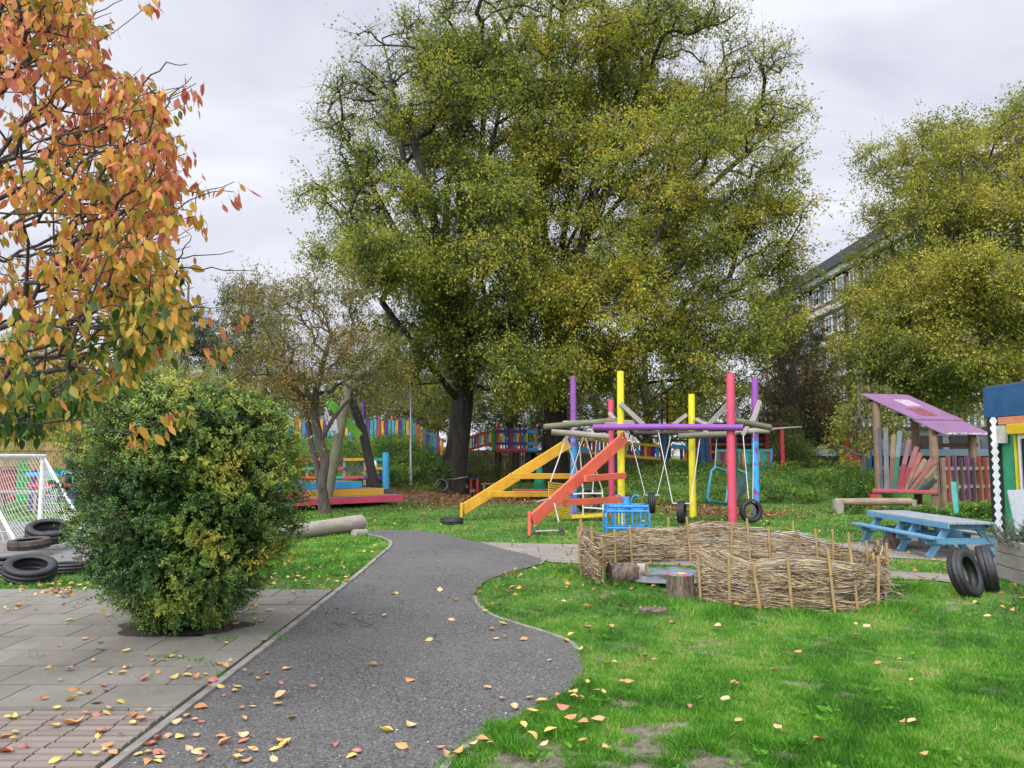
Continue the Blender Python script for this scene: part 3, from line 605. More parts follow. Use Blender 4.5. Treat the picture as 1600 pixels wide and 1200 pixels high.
# ---- clipped round bush on the paving
LF_BU = leafmat('bush leaf', [(0, (.03, .085, .022)), (.35, (.098, .178, .03)), (.6, (.19, .29, .045)), (.82, (.42, .44, .06)), (1, (.56, .35, .05))], .12, .3)
root = thing('round_bush', 'big clipped rounded evergreen bush growing through the paving slabs', 'bush', BUSH)
c0 = BUSH + Vector((.17, 0, 0)); 
def bush_r(th, h):   # radius by height 0..1
    return np.interp(h, [0, .06, .15, .3, .5, .7, .85, .95, 1.0], [.3, .42, .66, .90, 1.0, 1.0, .92, .72, .45])
n = 14500; h = rng.uniform(0, 1, n) ** .85; th = rng.uniform(0, 6.283, n); H = 2.2
q0 = np.stack([np.cos(th) * 1.3, np.sin(th) * 1.3, h * H * 1.2], 1); ok = lump(q0, .055, 96) * .6 + lump(q0, .12, 97) * .5 < .665; th, h, q0 = th[ok], h[ok], q0[ok]; n = len(h); bump_ = 1.0 + .40 * (np.minimum(lump(q0, .13, 91), .6) - .55) + .2 * (lump(q0, .07, 92) - .5)
dep = 1 - .24 * rng.uniform(0, 1, n) ** 1.6; rad_ = bush_r(th, h) * bump_ * dep
lean = np.stack([.06 * (h - .5), 0 * h, 0 * h], 1); lean[:, 2] -= .0
S0 = np.array(c0) + np.stack([np.cos(th) * rad_, np.sin(th) * rad_ * .97, .05 + h * H * (1 - .04 * np.cos(th))], 1) + lean
S0[:, 2] += .10 * (lump(q0, .3, 93) - .5)
outd = norm(np.stack([np.cos(th), np.sin(th), (h - .45) * 1.6], 1)); sd_ = norm(outd * .7 + rnd(n) * .55 + np.array([0, 0, .1]))
per = 15; idx = np.repeat(np.arange(n), per); u = np.tile(np.arange(per) / per, n); sl_ = rng.uniform(.045, .115, n) * (1 + 1.6 * (rng.uniform(size=n) < .03)); N = len(idx)
pos = S0[idx] + sd_[idx] * (u * sl_[idx])[:, None] + rnd(N) * .006
side = norm(np.cross(sd_, rnd(n)))[idx] * np.where(np.tile(np.arange(per) % 2, n) == 0, 1, -1)[:, None]
V, Fc = leaves(pos, sd_[idx] * .6 + side + rnd(N) * .25, outd[idx] + np.array([0, 0, .8]) + rnd(N) * .4, rng.uniform(.018, .033, N), rng.uniform(.0105, .0175, N), .15)
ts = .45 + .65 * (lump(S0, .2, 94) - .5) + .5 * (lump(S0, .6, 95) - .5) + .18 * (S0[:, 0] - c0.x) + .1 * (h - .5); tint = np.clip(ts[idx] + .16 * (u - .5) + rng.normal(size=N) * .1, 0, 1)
link('foliage', rawmesh('foliage', V, Fc, tint), LF_BU, root)
st0 = []; st1 = []; rr0 = []; rr1 = []
for k in range(26):
    a = random.uniform(0, 6.28); p = np.array(BUSH) + [math.cos(a) * .17, math.sin(a) * .17, 0]; e = np.array(S0[random.randrange(n)]); m_ = (p + e) / 2 + [0, 0, -.1]
    for q in range(6):
        t0, t1_ = q / 6, (q + 1) / 6; B = lambda t: p * (1 - t) ** 2 + 2 * m_ * t * (1 - t) + e * t * t
        st0.append(B(t0)); st1.append(B(t1_)); rr0.append(.016 * (1 - t0) + .003); rr1.append(.016 * (1 - t1_) + .003)
i_ = rng.integers(0, n, 1500); st0 = np.concatenate([st0, S0[i_] - outd[i_] * .45]); st1 = np.concatenate([st1, S0[i_] + sd_[i_] * .05]); rr0 = np.concatenate([rr0, np.full(1500, .006)]); rr1 = np.concatenate([rr1, np.full(1500, .002)])
V, Fc = frusta(st0, st1, rr0, rr1, 4); link('stems', rawmesh('stems', V, Fc), BK_CHERRY, root)
# inner leaves block light through the middle; dark tint paints in the hollows' shade
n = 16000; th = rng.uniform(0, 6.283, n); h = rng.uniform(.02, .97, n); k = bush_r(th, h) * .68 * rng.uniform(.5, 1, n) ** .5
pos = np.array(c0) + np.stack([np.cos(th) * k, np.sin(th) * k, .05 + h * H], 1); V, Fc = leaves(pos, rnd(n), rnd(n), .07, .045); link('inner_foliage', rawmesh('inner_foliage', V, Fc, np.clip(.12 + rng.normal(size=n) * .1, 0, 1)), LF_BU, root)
bed = [(BED[0] + .6 * math.cos(t) * (1 + .12 * math.sin(5 * t)) + .12, BED[1] + .4 * math.sin(t) * (1 + .12 * math.cos(3 * t))) for t in np.linspace(0, 6.283, 40)[:-1]]
sheet('soil_bed', bed, .019, plain('bed soil', (.06, .045, .032), (.025, .02, .015), 18, .95, .8, 50))
# ---- background trees and shrubs
LF_DK = leafmat('conifer needle', [(0, (.008, .022, .012)), (.5, (.022, .05, .02)), (1, (.06, .085, .025))], .1)
LF_MD = leafmat('mid green leaf', [(0, (.035, .065, .015)), (.45, (.10, .155, .03)), (.75, (.2, .24, .04)), (1, (.38, .32, .06))], .35)
LF_YG = leafmat('pale yellow leaf', [(0, (.11, .15, .03)), (.5, (.30, .33, .05)), (1, (.55, .5, .09))], .4)
LF_BR = leafmat('brown sparse leaf', [(0, (.06, .05, .03)), (.5, (.18, .15, .05)), (.8, (.42, .34, .06)), (1, (.36, .14, .06))], .35)
LF_NT = leafmat('ground cover leaf', [(0, (.04, .10, .02)), (.45, (.10, .21, .032)), (.8, (.2, .32, .05)), (1, (.38, .36, .07))], .3)
def simple_tree(name, label, px, d, top, blobs, n, lm, bm=BK_TWIG, r0=.2, cat='tree', group=None, **kw):
    bx = at(px, 711, d); z = gzf(bx.x, d) - .1; tz = at(px, top, d).z
    tk = [(bx.x, d, z, r0), (bx.x + .1, d, z + (tz - z) * .35, r0 * .8), (bx.x, d, z + (tz - z) * .7, r0 * .5), (bx.x, d, tz, r0 * .25)]
    kw = dict(per=18, twigs=5, twig_len=.8, ll=.1, lw=.065, start=.15, nsides=5) | kw
    return tree(name, label, tk, blob_targets(blobs, n, .25), bm, lm, cat=cat, group=group, tintf=lambda P: .1 + .75 * (lump(P, .9, 101) * .6 + lump(P, 2.5, 102) * .4), **kw)
simple_tree('conifer', 'dark conifer behind the cherry leaves on the left', 285, 42, 440, [(285, 510, 42, 50, 40, 2.5), (270, 570, 42, 75, 40, 3), (330, 545, 42, 50, 30, 2.5), (250, 630, 42, 90, 40, 3)], 230, LF_DK, per=26, droop=.5, flat=.5)
simple_tree('conifer', 'dark layered conifer standing in front of the distant tower block', 385, 44, 440, [(390, 480, 44, 40, 40, 2.5), (380, 545, 44, 45, 45, 3), (400, 610, 44, 70, 40, 3)], 200, LF_DK, per=26, droop=.5, flat=.5)
simple_tree('conifer', 'dark green conifer beside the block of flats on the right', 1240, 40, 425, [(1240, 470, 40, 32, 35, 2), (1250, 540, 40, 50, 45, 2.5), (1255, 610, 40, 65, 40, 3), (1250, 660, 40, 75, 40, 3)], 240, LF_DK, per=26, droop=.5, flat=.5)
simple_tree('thicket_tree', 'twiggy brown half-bare tree behind the red covered platform', 1245, 35, 500, [(1200, 520, 35, 50, 60, 2.5), (1240, 580, 35, 70, 60, 2.5), (1290, 630, 35, 70, 50, 2.5), (1210, 650, 35, 60, 40, 2)], 300, LF_BR, per=5, twigs=9, twig_len=.8, tw_r=.009)
simple_tree('sapling', 'pale green sapling left of the purple-roofed hut', 1345, 27, 600, [(1345, 650, 27, 45, 40, 1.2), (1325, 690, 27, 35, 28, 1), (1370, 620, 27, 30, 30, 1), (1385, 660, 26.5, 30, 35, 1)], 110, LF_YG, r0=.07, per=11, twig_len=.5, ll=.09, lw=.055)
simple_tree('broadleaf_tree', 'loose green tree in front of the flats, left of the yellowing tree', 1330, 36, 430, [(1320, 480, 36, 55, 60, 3), (1345, 560, 36, 65, 60, 3), (1330, 640, 36, 70, 45, 3)], 55, LF_MD, per=8, twigs=6)
simple_tree('broadleaf_tree', 'shady dark tree filling the gap behind the left large trunk', 650, 44, 520, [(600, 560, 44, 90, 60, 3), (680, 600, 44, 90, 60, 3), (600, 640, 44, 110, 36, 3), (760, 600, 44, 90, 80, 3)], 300, LF_MD, r0=.3, per=18)
simple_tree('broadleaf_tree', 'dark leafy tree behind the raised deck between the two large trunks', 800, 41, 560, [(790, 610, 41, 80, 60, 3), (850, 650, 41, 90, 50, 3), (760, 660, 41, 60, 40, 2)], 230, LF_MD, r0=.3)
simple_tree('broadleaf_tree', 'yellow-green tree behind the yellow swing poles', 1010, 40, 540, [(980, 600, 40, 110, 70, 3), (1090, 620, 40, 100, 60, 3), (1020, 670, 40, 150, 40, 3), (1150, 650, 40, 70, 60, 3)], 330, LF_YG, r0=.3, per=15)
simple_tree('broadleaf_tree', 'yellowish bushy tree above the left end of the picket fence', 560, 38, 600, [(570, 620, 38, 70, 36, 2), (450, 625, 38, 80, 36, 2), (680, 640, 36, 60, 40, 2)], 200, LF_YG, r0=.2, per=14)
simple_tree('willow', 'tall feathery yellow-green willow behind the round bush', 275, 30, 560, [(275, 590, 30, 70, 30, 2), (200, 610, 30, 70, 40, 2), (330, 620, 30, 70, 40, 2), (230, 660, 30, 100, 50, 2)], 230, LF_YG, ll=.12, lw=.02, droop=.9, per=24, vz=.3, r0=.15)
simple_tree('broadleaf_tree', 'yellow-green tree behind the tan fence at the far left', 20, 38, 560, [(-20, 610, 38, 90, 60, 3), (60, 640, 38, 90, 50, 3), (140, 650, 38, 80, 50, 3), (20, 560, 38, 120, 40, 3), (60, 690, 36, 120, 30, 3)], 560, LF_YG, r0=.2, per=20)
simple_tree('conifer', 'dark evergreen filling the gap behind the tyre swings', 930, 46, 560, [(900, 620, 46, 90, 50, 3), (1000, 640, 46, 90, 45, 3), (860, 670, 46, 80, 36, 3)], 260, LF_DK, per=26, droop=.5, flat=.5)
simple_tree('conifer', 'dark evergreen behind the picket fence and the lamp post', 610, 46, 560, [(600, 620, 46, 70, 45, 3), (690, 630, 46, 60, 45, 3), (520, 640, 46, 60, 30, 3)], 230, LF_DK, per=26, droop=.5, flat=.5)
# weeping willow over the goal: hanging strands
bx = at(110, 711, 27); root = thing('weeping_willow', 'weeping willow with hanging yellow strands behind the goal', 'tree', (bx.x, 27, 0))
MB().tube([(bx.x, 27, 0), (bx.x + .1, 27, 2), (bx.x - .1, 27.2, 4.2)], [.2, .16, .1], 10).build('trunk', BK_TWIG, root, smooth=True)
n = 330; a = rng.uniform(0, 6.283, n); q = np.sqrt(rng.uniform(0, 1, n)) * 2.2; top = np.stack([bx.x + q * np.cos(a) * 1.3, 27 + q * np.sin(a) * .8, 4.4 - .28 * q ** 2 + rng.normal(size=n) * .2], 1); ln = rng.uniform(1.1, 2.4, n)
k = 46; idx = np.repeat(np.arange(n), k); u = rng.uniform(0, 1, n * k); pos = top[idx] + np.stack([.12 * np.sin(u * 3 + idx), .1 * np.cos(u * 3 + idx), -u * ln[idx]], 1); pos[:, 2] = np.maximum(pos[:, 2], 1.3 + rng.uniform(0, .4, n * k))
V, Fc = leaves(pos, rnd(n * k) * .45 + np.array([0, 0, -1]), rnd(n * k), .13, .024); link('crown', rawmesh('crown', V, Fc, np.clip(.35 + .5 * lump(pos, .5, 111) + rng.normal(size=n * k) * .12, 0, 1)), LF_YG, root)
V, Fc = frusta(np.repeat(np.array([[bx.x - .1, 27.2, 4.1]]), n, 0), top, np.full(n, .02), np.full(n, .006), 3); link('limbs', rawmesh('limbs', V, Fc), BK_TWIG, root)
def shrub(name, label, px, py, d, rx, rz, n, lm=None, ll=.06, lw=.04, group=None, ry=None, z0=None):
    lm = lm or LF_NT; c = at(px, py, d); gzz = gzf(c.x, c.y) if z0 is None else z0; ry = ry or rx * .8
    root = thing(name, label, 'shrub', (c.x, c.y, gzz), group); N = n
    u = norm(rnd(N)); u[:, 2] = np.abs(u[:, 2]); rr = rng.uniform(.35, 1, N) ** .5; q = u * rr[:, None]; bumpy = .75 + .5 * lump(u * 2 + c.x, .5, 121)
    pos = np.array([c.x, c.y, gzz]) + q * np.array([rx, ry, rz]) * bumpy[:, None]
    V, Fc = leaves(pos, u * .6 + rnd(N) * .7, rnd(N) * .5 + np.array([0, -.2, .8]), ll * rng.uniform(.6, 1.3, N), lw * rng.uniform(.7, 1.2, N))
    link('foliage', rawmesh('foliage', V, Fc, np.clip(.15 + .65 * lump(pos, .35, 122) + rng.normal(size=N) * .13, 0, 1)), lm, root)
    m_ = 40; e = pos[rng.integers(0, N, m_)]; V, Fc = frusta(np.repeat(np.array([[c.x, c.y, gzz - .05]]), m_, 0), e, np.full(m_, .014), np.full(m_, .004), 4)
    link('stems', rawmesh('stems', V, Fc), BK_TWIG, root); return root
shrub('bramble', 'rounded leafy bramble on the mound below the picket fence', 612, 715, 30.5, 1.5, 1.15, 9000)
shrub('bramble', 'low nettle clump left of the grey lamp post foot', 600, 745, 29.0, 1.2, .7, 5000)
shrub('bramble', 'leafy bramble right of the lamp post on the slope', 668, 735, 30, .9, 1.1, 4500)
shrub('bramble', 'green bramble behind the stage railing', 530, 725, 30.5, 1.6, .9, 6000)
shrub('bramble', 'green bramble at the left end of the mound', 462, 735, 28.5, 1.3, 1.4, 6000)
shrub('bramble', 'dark bush between the left large trunk and the deck posts', 752, 745, 32.5, 1.0, 1.5, 6000, LF_MD)
shrub('bramble', 'low bush under the yellow slide beams by the green cone', 815, 765, 29.5, .9, .55, 3500)
shrub('bramble', 'bright bush under the raised deck', 800, 735, 34, .8, 1.0, 3500)
shrub('ivy_mound', 'low ivy mound left of the log bench', 1225, 770, 26.5, 1.35, .5, 7000)
shrub('ivy_mound', 'ivy mound spilling down behind the log bench', 1300, 760, 27.5, 1.5, .75, 8000)
shrub('ivy_mound', 'leafy mound between the log bench and the hut floor', 1355, 745, 26.5, .9, .8, 5000)
shrub('ivy_mound', 'low green patch behind the tyre swings', 1060, 775, 26.0, 1.6, .42, 5000)
shrub('ivy_mound', 'low green patch behind the yellow swing pole', 960, 775, 27.0, 1.2, .4, 4000)
shrub('ivy_mound', 'low ivy patch behind the basket swing', 1140, 770, 26.3, 1.0, .45, 4000)
shrub('weed_clump', 'weeds along the front of the hut floor', 1440, 790, 21.6, .55, .3, 2200, z0=0)
shrub('weed_clump', 'weeds at the foot of the teal post', 1500, 795, 21.2, .6, .3, 2200, z0=0)
shrub('weed_clump', 'weeds by the zigzag pillar and the red pickets', 1535, 785, 21.0, .55, .42, 2200, z0=0)
shrub('weed_clump', 'weeds under the log bench', 1345, 795, 22.6, 1.0, .22, 2600, z0=0)
shrub('dark_bush', 'dark green bush right of the red covered platform', 1245, 715, 31.5, 1.0, 1.3, 6000, LF_MD)
shrub('dark_bush', 'dark tall bush right of the red platform roof', 1235, 690, 33, 1.0, 2.3, 6000, LF_MD)
# leaf litter and seedlings too many to count
n = 30000; x = rng.uniform(-9, 12, n); y = rng.uniform(17, 32, n); l_ = litter(x, y); ok = (rng.uniform(size=n) < l_ * 1.0 + .05) & lawn_ok(x, y); x, y = x[ok], y[ok]; n = len(x)
pos = np.stack([x, y, gz(x, y) + rng.uniform(0, .03, n)], 1); V, Fc = leaves(pos, rnd(n) * np.array([1, 1, .3]), rnd(n) * .35 + np.array([0, 0, 1]), .09, .06)
LF_LIT = leafmat('litter leaf', [(0, (.07, .035, .02)), (.45, (.2, .1, .04)), (.75, (.4, .2, .05)), (1, (.5, .38, .08))], .1, .7)
o = link('leaf_litter', rawmesh('leaf_litter', V, Fc, rng.uniform(0, 1, n) ** 1.3), LF_LIT); o['kind'] = 'stuff'
n = 60000; x = rng.uniform(-12, 13, n); y = rng.uniform(25.5, 35, n); P_ = np.stack([x, y, 0 * x], 1); kk = lump(P_, 1.1, 131)
ok = ((kk > .42) & (gz(x, y) > .3)) ; x, y = x[ok], y[ok]; n = len(x)
pos = np.stack([x, y, gz(x, y) + rng.uniform(0, .28, n)], 1); V, Fc = leaves(pos, rnd(n), rnd(n) * .5 + np.array([0, 0, .8]), .085, .06)
o = link('ground_ivy', rawmesh('ground_ivy', V, Fc, np.clip(.2 + .6 * lump(pos, .8, 132) + rng.normal(size=n) * .15, 0, 1)), LF_NT); o['kind'] = 'stuff'
# ================================================================== playground
PC = {'red': (.52, .04, .05), 'pink': (.62, .07, .13), 'orange': (.66, .13, .05), 'coral': (.72, .13, .07), 'amber': (.70, .37, .025), 'yellow': (.72, .50, .02), 'lemon': (.72, .62, .02),
      'green': (.04, .30, .08), 'teal': (.04, .36, .28), 'blue': (.02, .22, .52), 'sky': (.05, .38, .68), 'navy': (.015, .07, .16), 'purple': (.11, .03, .22), 'violet': (.22, .06, .30), 'lime': (.18, .5, .05), 'white': (.75, .75, .73), 'aqua': (.12, .5, .45)}
BAREW = (.27, .23, .19)
def paint(c, amount=.3): return wood('painted wood ' + c, PC[c], tuple(x * .74 for x in PC[c]), .6, BAREW, amount, .25)
GREYW = wood('weathered grey wood', (.34, .31, .27), (.17, .15, .13)); BROWNW = wood('brown timber', (.22, .14, .085), (.10, .065, .04)); MOSSW = wood('mossy round pole', (.20, .19, .11), (.09, .09, .055)); DARKW = wood('dark stained timber', (.05, .04, .034), (.02, .017, .015))
TANW = wood('tan fence board', (.34, .22, .11), (.2, .125, .06)); LOGW = wood('bleached log', (.38, .34, .28), (.19, .165, .135)); CUTW = wood('cut log end', (.48, .36, .22), (.3, .2, .12))
STEEL = plain('galvanised steel', (.42, .43, .44), (.3, .31, .32), 12, .45, .05, 60, .6); ROPE = plain('pale rope', (.55, .52, .47), (.35, .33, .3), 60, .9, .4, 200); CHAIN = plain('chain steel', (.3, .3, .3), (.16, .16, .16), 50, .5, .1, 90, .7)
BARKLOG = bark('log bark', (.20, .145, .105), (.03, .022, .018), 26)
# ---- tyres
m, nt, b = base_mat('tyre rubber'); tcn = nn(nt, 'ShaderNodeTexCoord').outputs['Object']
nt.links.new(ramp(nt, noise_tex(nt, tcn, 5, 7, .7), [(.35, (.010, .010, .011)), (.62, (.026, .026, .028)), (.8, (.07, .065, .058))]), b.inputs['Base Color']); b.inputs['Roughness'].default_value = .55
bumpn(nt, b, noise_tex(nt, tcn, 60, 4), .25, .006); RUB = m
RUBB = plain('dusty brown tyre', (.075, .058, .05), (.025, .022, .02), 7, .85, .5, 60)
def tyre_mesh(R_, r_, wd, blocks=56, n=112):
    """car tyre: sidewalls, bead, hollow inside, ribbed tread with cross-cut shoulder blocks"""
    h = wd / 2; prof = [(r_, -h * .72), (r_ + .012, -h * .86), (r_ + (R_ - r_) * .45, -h * 1.02), (R_ * .955, -h * .93), (R_ * .985, -h * .78), 'S']
    for c in (-.5, -.17, .17, .5): prof += [(R_, c * wd - .005), (R_ - .005, c * wd - .004), (R_ - .005, c * wd + .004), (R_, c * wd + .005)] if abs(c) < .49 else []
    prof = [p for p in prof if p != 'S'] + [(R_ * .985, h * .78), (R_ * .955, h * .93), (r_ + (R_ - r_) * .45, h * 1.02), (r_ + .012, h * .86), (r_, h * .72), (r_ + .02, h * .66), (R_ - .035, h * .72), (R_ - .022, 0), (R_ - .035, -h * .72), (r_ + .02, -h * .66)]
    mb = MB(); mb.lathe(prof, n); m_ = len(prof)
    for k in range(n):
        if k % 2:
            for i in range(m_):
                rr, zz = prof[i]
                if rr > R_ * .95 and abs(zz) > wd * .2:
                    x, y, z = mb.v[k * m_ + i]; mb.v[k * m_ + i] = (x * .966, y * .966, z)
    return mb
TYS = {}
def tyre(key, loc, rot, label, R_=.30, r_=.19, wd=.19, mat=None, group=None):
    kk = (R_, r_, wd, mat)
    if kk not in TYS: TYS[kk] = tyre_mesh(R_, r_, wd).mesh('tyre', True); TYS[kk].materials.append(mat or RUB)
    o = bpy.data.objects.new('tyre', TYS[kk]); col.objects.link(o); o.location = loc; o.rotation_euler = rot; OFF[o] = Vector(loc)
    tag(o, label, 'tyre', group)
    o['_'] = 0; del o['_']
    return o
def on(px, py, dz): p = gp(px, py); return Vector((p.x, p.y, dz))
G_ = 'old tyres piled beside the round bush'
tyre('a', on(75, 858, .30), (R(16), R(9), 0), 'largest old tyre of the pile, propped up at a tilt at the back', .36, .23, .23, group=G_)
tyre('a', on(45, 868, .19), (R(3), R(-3), .3), 'dusty brown tyre lying across two others beside the round bush', .31, .19, .15, RUBB, group=G_)
tyre('a', on(22, 893, .09), (R(2), R(2), .6), 'flat black tyre underneath the dusty brown one', .33, .2, .17, group=G_)
tyre('a', on(46, 908, .15), (R(17), R(-8), 1.1), 'front tyre of the pile, leaning with its hole turned up', .31, .19, .18, group=G_)
tyre('a', on(108, 893, .06), (0, R(2), 2), 'low black tyre half hidden between the pile and the round bush', .3, .18, .13, group=G_)
tyre('a', at(706, 817, 19.1), (0, 0, 0), 'single grey-topped tyre lying flat on the grass by the yellow beam foot', .27, .17, .15).location.z = .07
p = gp(1520, 934); tyre('a', (p.x, p.y + .13, .25), (R(74), R(4), R(38)), 'nearer of two tyres leaning by the grey planter, hole facing the lawn', .275, .175, .16, group='tyres leaning on the planter')
p = gp(1566, 930); tyre('a', (p.x + .03, p.y + .32, .26), (R(80), R(4), R(62)), 'farther tyre wedged between the front tyre and the grey planter', .275, .175, .16, group='tyres leaning on the planter')
p = at(690, 768, 29.3); tyre('a', (p.x, p.y, gzf(p.x, p.y) + .22), (R(70), 0, R(14)), 'worn tyre leaning against the foot of the left large trunk', .27, .16, .17)
p = at(680, 766, 29.8); tyre('a', (p.x - .1, p.y + .1, gzf(p.x, p.y) + .2), (R(55), R(10), R(-50)), 'dark tyre tucked behind the one at the left large trunk', .26, .16, .16)
p = at(919, 786, 23.0); tyre('a', (p.x, p.y, .34), (R(82), 0, R(12)), 'big black tyre standing behind the white-framed bench swing', .36, .22, .22)
# ---- swing frame
def P3(px, d, z): p = at(px, 711, d); return Vector((p.x, d, z))
fr = thing('swing_frame', 'timber swing frame of tall purple, pink and yellow poles with log beams', 'swing frame', (3.7, 20.2, 0))
def pole(px, d, py_top, r, mat, base=None, py2=None):
    p = at(px, 711, d); t = at(px, py_top, d); MB().tube([(p.x, d, -.05), (p.x + .005, d, t.z * .5), (t.x - .01, d, t.z)], [r * 1.04, r, r * .97], 14, wob=.015).build('pole', mat, fr, smooth=True)
    return p.x
m, nt, b = base_mat('purple over blue painted pole'); tcn = nn(nt, 'ShaderNodeTexCoord').outputs['Object']; sp = nn(nt, 'ShaderNodeSeparateXYZ'); nt.links.new(tcn, sp.inputs[0])
vz_ = nn(nt, 'ShaderNodeTexVoronoi'); vz_.feature = 'DISTANCE_TO_EDGE'; vz_.inputs['Scale'].default_value = 3.2
mp = nn(nt, 'ShaderNodeMapping'); mp.inputs['Scale'].default_value = (2.2, 2.2, 1); nt.links.new(tcn, mp.inputs[0]); nt.links.new(mp.outputs[0], vz_.inputs['Vector'])
sw_ = mixc(nt, ramp(nt, noise_tex(nt, mp.outputs[0], 2.6, 2, .5, 1.2), [(.54, (0, 0, 0)), (.56, (1, 1, 1))]), (.02, .33, .66), PC['violet'])
gt = nn(nt, 'ShaderNodeMath', operation='GREATER_THAN'); nt.links.new(sp.outputs['Z'], gt.inputs[0]); gt.inputs[1].default_value = 2.05
c = mixc(nt, gt.outputs[0], sw_, PC['violet']); c = mixc(nt, ramp(nt, noise_tex(nt, tcn, 4, 7, .7), [(.52, (0, 0, 0)), (.66, (.8, .8, .8))]), c, tuple(x * .8 for x in (.16, .10, .12)))
nt.links.new(c, b.inputs['Base Color']); b.inputs['Roughness'].default_value = .6; PPOLE = m
pole(896, 21.6, 588, .085, PPOLE); pole(1180, 20.6, 590, .085, PPOLE)
pole(955, 21.4, 625, .08, paint('pink', .25)); pole(1142, 18.2, 583, .095, paint('pink', .25)); pole(970, 18.9, 580, .085, paint('lemon', .25)); pole(1081, 21.2, 616, .09, paint('lemon', .25))
def beam(a, b_, r, mat, nm='crossbeam', r2=None): MB().tube([a, (Vector(a) * .6 + Vector(b_) * .4) + Vector((0, 0, .01)), b_], [r, (r + (r2 or r)) / 2, r2 or r], 12, wob=.03).build(nm, mat, fr, smooth=True)
ZB = 2.26
beam(at(927, 668, 18.75), at(1161, 668, 18.0), .075, paint('violet', .3))
beam(at(851, 667, 20.1), at(968, 657, 19.1), .075, MOSSW); beam(at(862, 675, 20.3), at(952, 683, 20.0), .075, LOGW)
beam(at(880, 661, 20.8), at(985, 660, 20.4), .06, GREYW); beam(at(990, 677, 21.0), at(1150, 677, 20.6), .055, DARKW); beam(at(1060, 682, 20.2), at(1150, 678, 20.0), .075, MOSSW)
beam(at(1142, 657, 18.3), at(1203, 668, 19.0), .075, MOSSW); beam(at(1150, 675, 20.3), at(1203, 673, 20.0), .07, LOGW); beam(at(1205, 671, 21.5), at(1252, 667, 23.0), .03, GREYW, r2=.02)
for a, b_, d, d2, wd in (((969, 630), (1006, 664), 18.8, 18.7, .11), ((945, 664), (992, 660), 19.0, 18.8, .12), ((952, 645), (966, 662), 21, 20.6, .1), ((1050, 665), (1073, 648), 20.8, 21.1, .1), ((1087, 655), (1107, 665), 21.1, 20.4, .1), ((1097, 668), (1108, 681), 20.6, 20.4, .1),
                         ((1108, 663), (1146, 622), 18.4, 18.2, .1), ((1145, 612), (1155, 660), 18.3, 18.9, .06), ((1175, 662), (1187, 626), 20.3, 20.5, .12), ((1160, 680), (1178, 650), 20.0, 20.4, .1), ((880, 690), (905, 660), 20.9, 21.4, .08)):
    MB().bar(at(*a, d), at(*b_, d2), wd, .05, up=(0, 1, 0)).build('brace', GREYW, fr, bevel=.006)
# raking boards with their struts
def board(a, b_, wd, mat, nm, th=.06): MB().bar(a, b_, th, wd).build(nm, mat, fr, bevel=.008)
YM, OM = paint('amber', .24), paint('coral', .22)
yf = gp(719, 812); board(Vector((yf.x + .05, yf.y, .24)), at(889, 692, 21.5), .27, YM, 'raking_board'); board(Vector((yf.x + .04, yf.y - .05, -.05)), Vector((yf.x + .04, yf.y - .05, .42)), .2, YM, 'foot_board')
for (a, b_) in (((796, 744), (893, 744)), ((763, 772), (862, 772))):
    board(at(*a, 20.2), at(*b_, 21.2), .145, YM, 'strut')
of = gp(827, 835); board(Vector((of.x + .05, of.y, .27)), at(977, 683, 18.8), .28, OM, 'raking_board'); board(Vector((of.x, of.y - .06, -.05)), Vector((of.x, of.y - .06, .46)), .17, OM, 'foot_board')
for (a, b_) in (((914, 748), (977, 743)), ((879, 786), (975, 780))):
    board(at(*a, 17.3), at(*b_, 18.75), .145, OM, 'strut')
bo = MB()
for p in (at(720, 803, 19.75), at(835, 821, 15.9), at(972, 684, 18.7)): bo.tube([p + Vector((0, -.06, 0)), p + Vector((0, -.02, 0))], .018, 8)
bo.build('bolt', STEEL, fr)
# ---- swings hanging from it
def ropes(root, pairs, r=.012, mat=None, nm='rope'):
    for a, b_ in pairs: MB().tube([a, (Vector(a) + Vector(b_)) / 2 + Vector((0, 0, -.015)), b_], r, 6).build(nm, mat or ROPE, root, smooth=True)
def tyre_swing(px, py, d, rz, label, rp, R_=.26):
    p = at(px, py, d); root = thing('tyre_swing', label, 'tyre swing', p, 'tyre swings on the log beams')
    me = tyre_mesh(R_, R_ * .62, .17).mesh('tyre', True); me.transform(Matrix.Rotation(rz, 4, 'Z') @ Matrix.Rotation(R(90), 4, 'X')); me.transform(Matrix.Translation(p)); link('tyre', me, RUB, root)
    ropes(root, rp)
    ax = Vector((-math.sin(rz), math.cos(rz), 0)); MB().tube([p + ax * .2 + Vector((0, 0, R_ * .75)), p - ax * .2 + Vector((0, 0, R_ * .75))], .015, 6).build('bar', STEEL, root)
tyre_swing(1018, 786, 20.2, R(82), 'tyre swing seen nearly edge-on, left of the three', [(at(985, 682, 20.8), at(1008, 772, 20.2)), (at(1048, 682, 20.6), at(1026, 776, 20.2))])
tyre_swing(1065, 800, 18.8, R(68), 'tyre swing with broad tread showing, middle of the three', [(at(1029, 676, 20.4), at(1051, 786, 18.9)), (at(1094, 682, 20.2), at(1079, 788, 18.8))])
tyre_swing(1173, 798, 18.8, R(12), 'tyre swing with its hole facing us, beside the blue and purple pole', [(at(1161, 680, 20), at(1170, 783, 18.8)), (at(1178, 668, 19), at(1176, 784, 18.8))], .275)
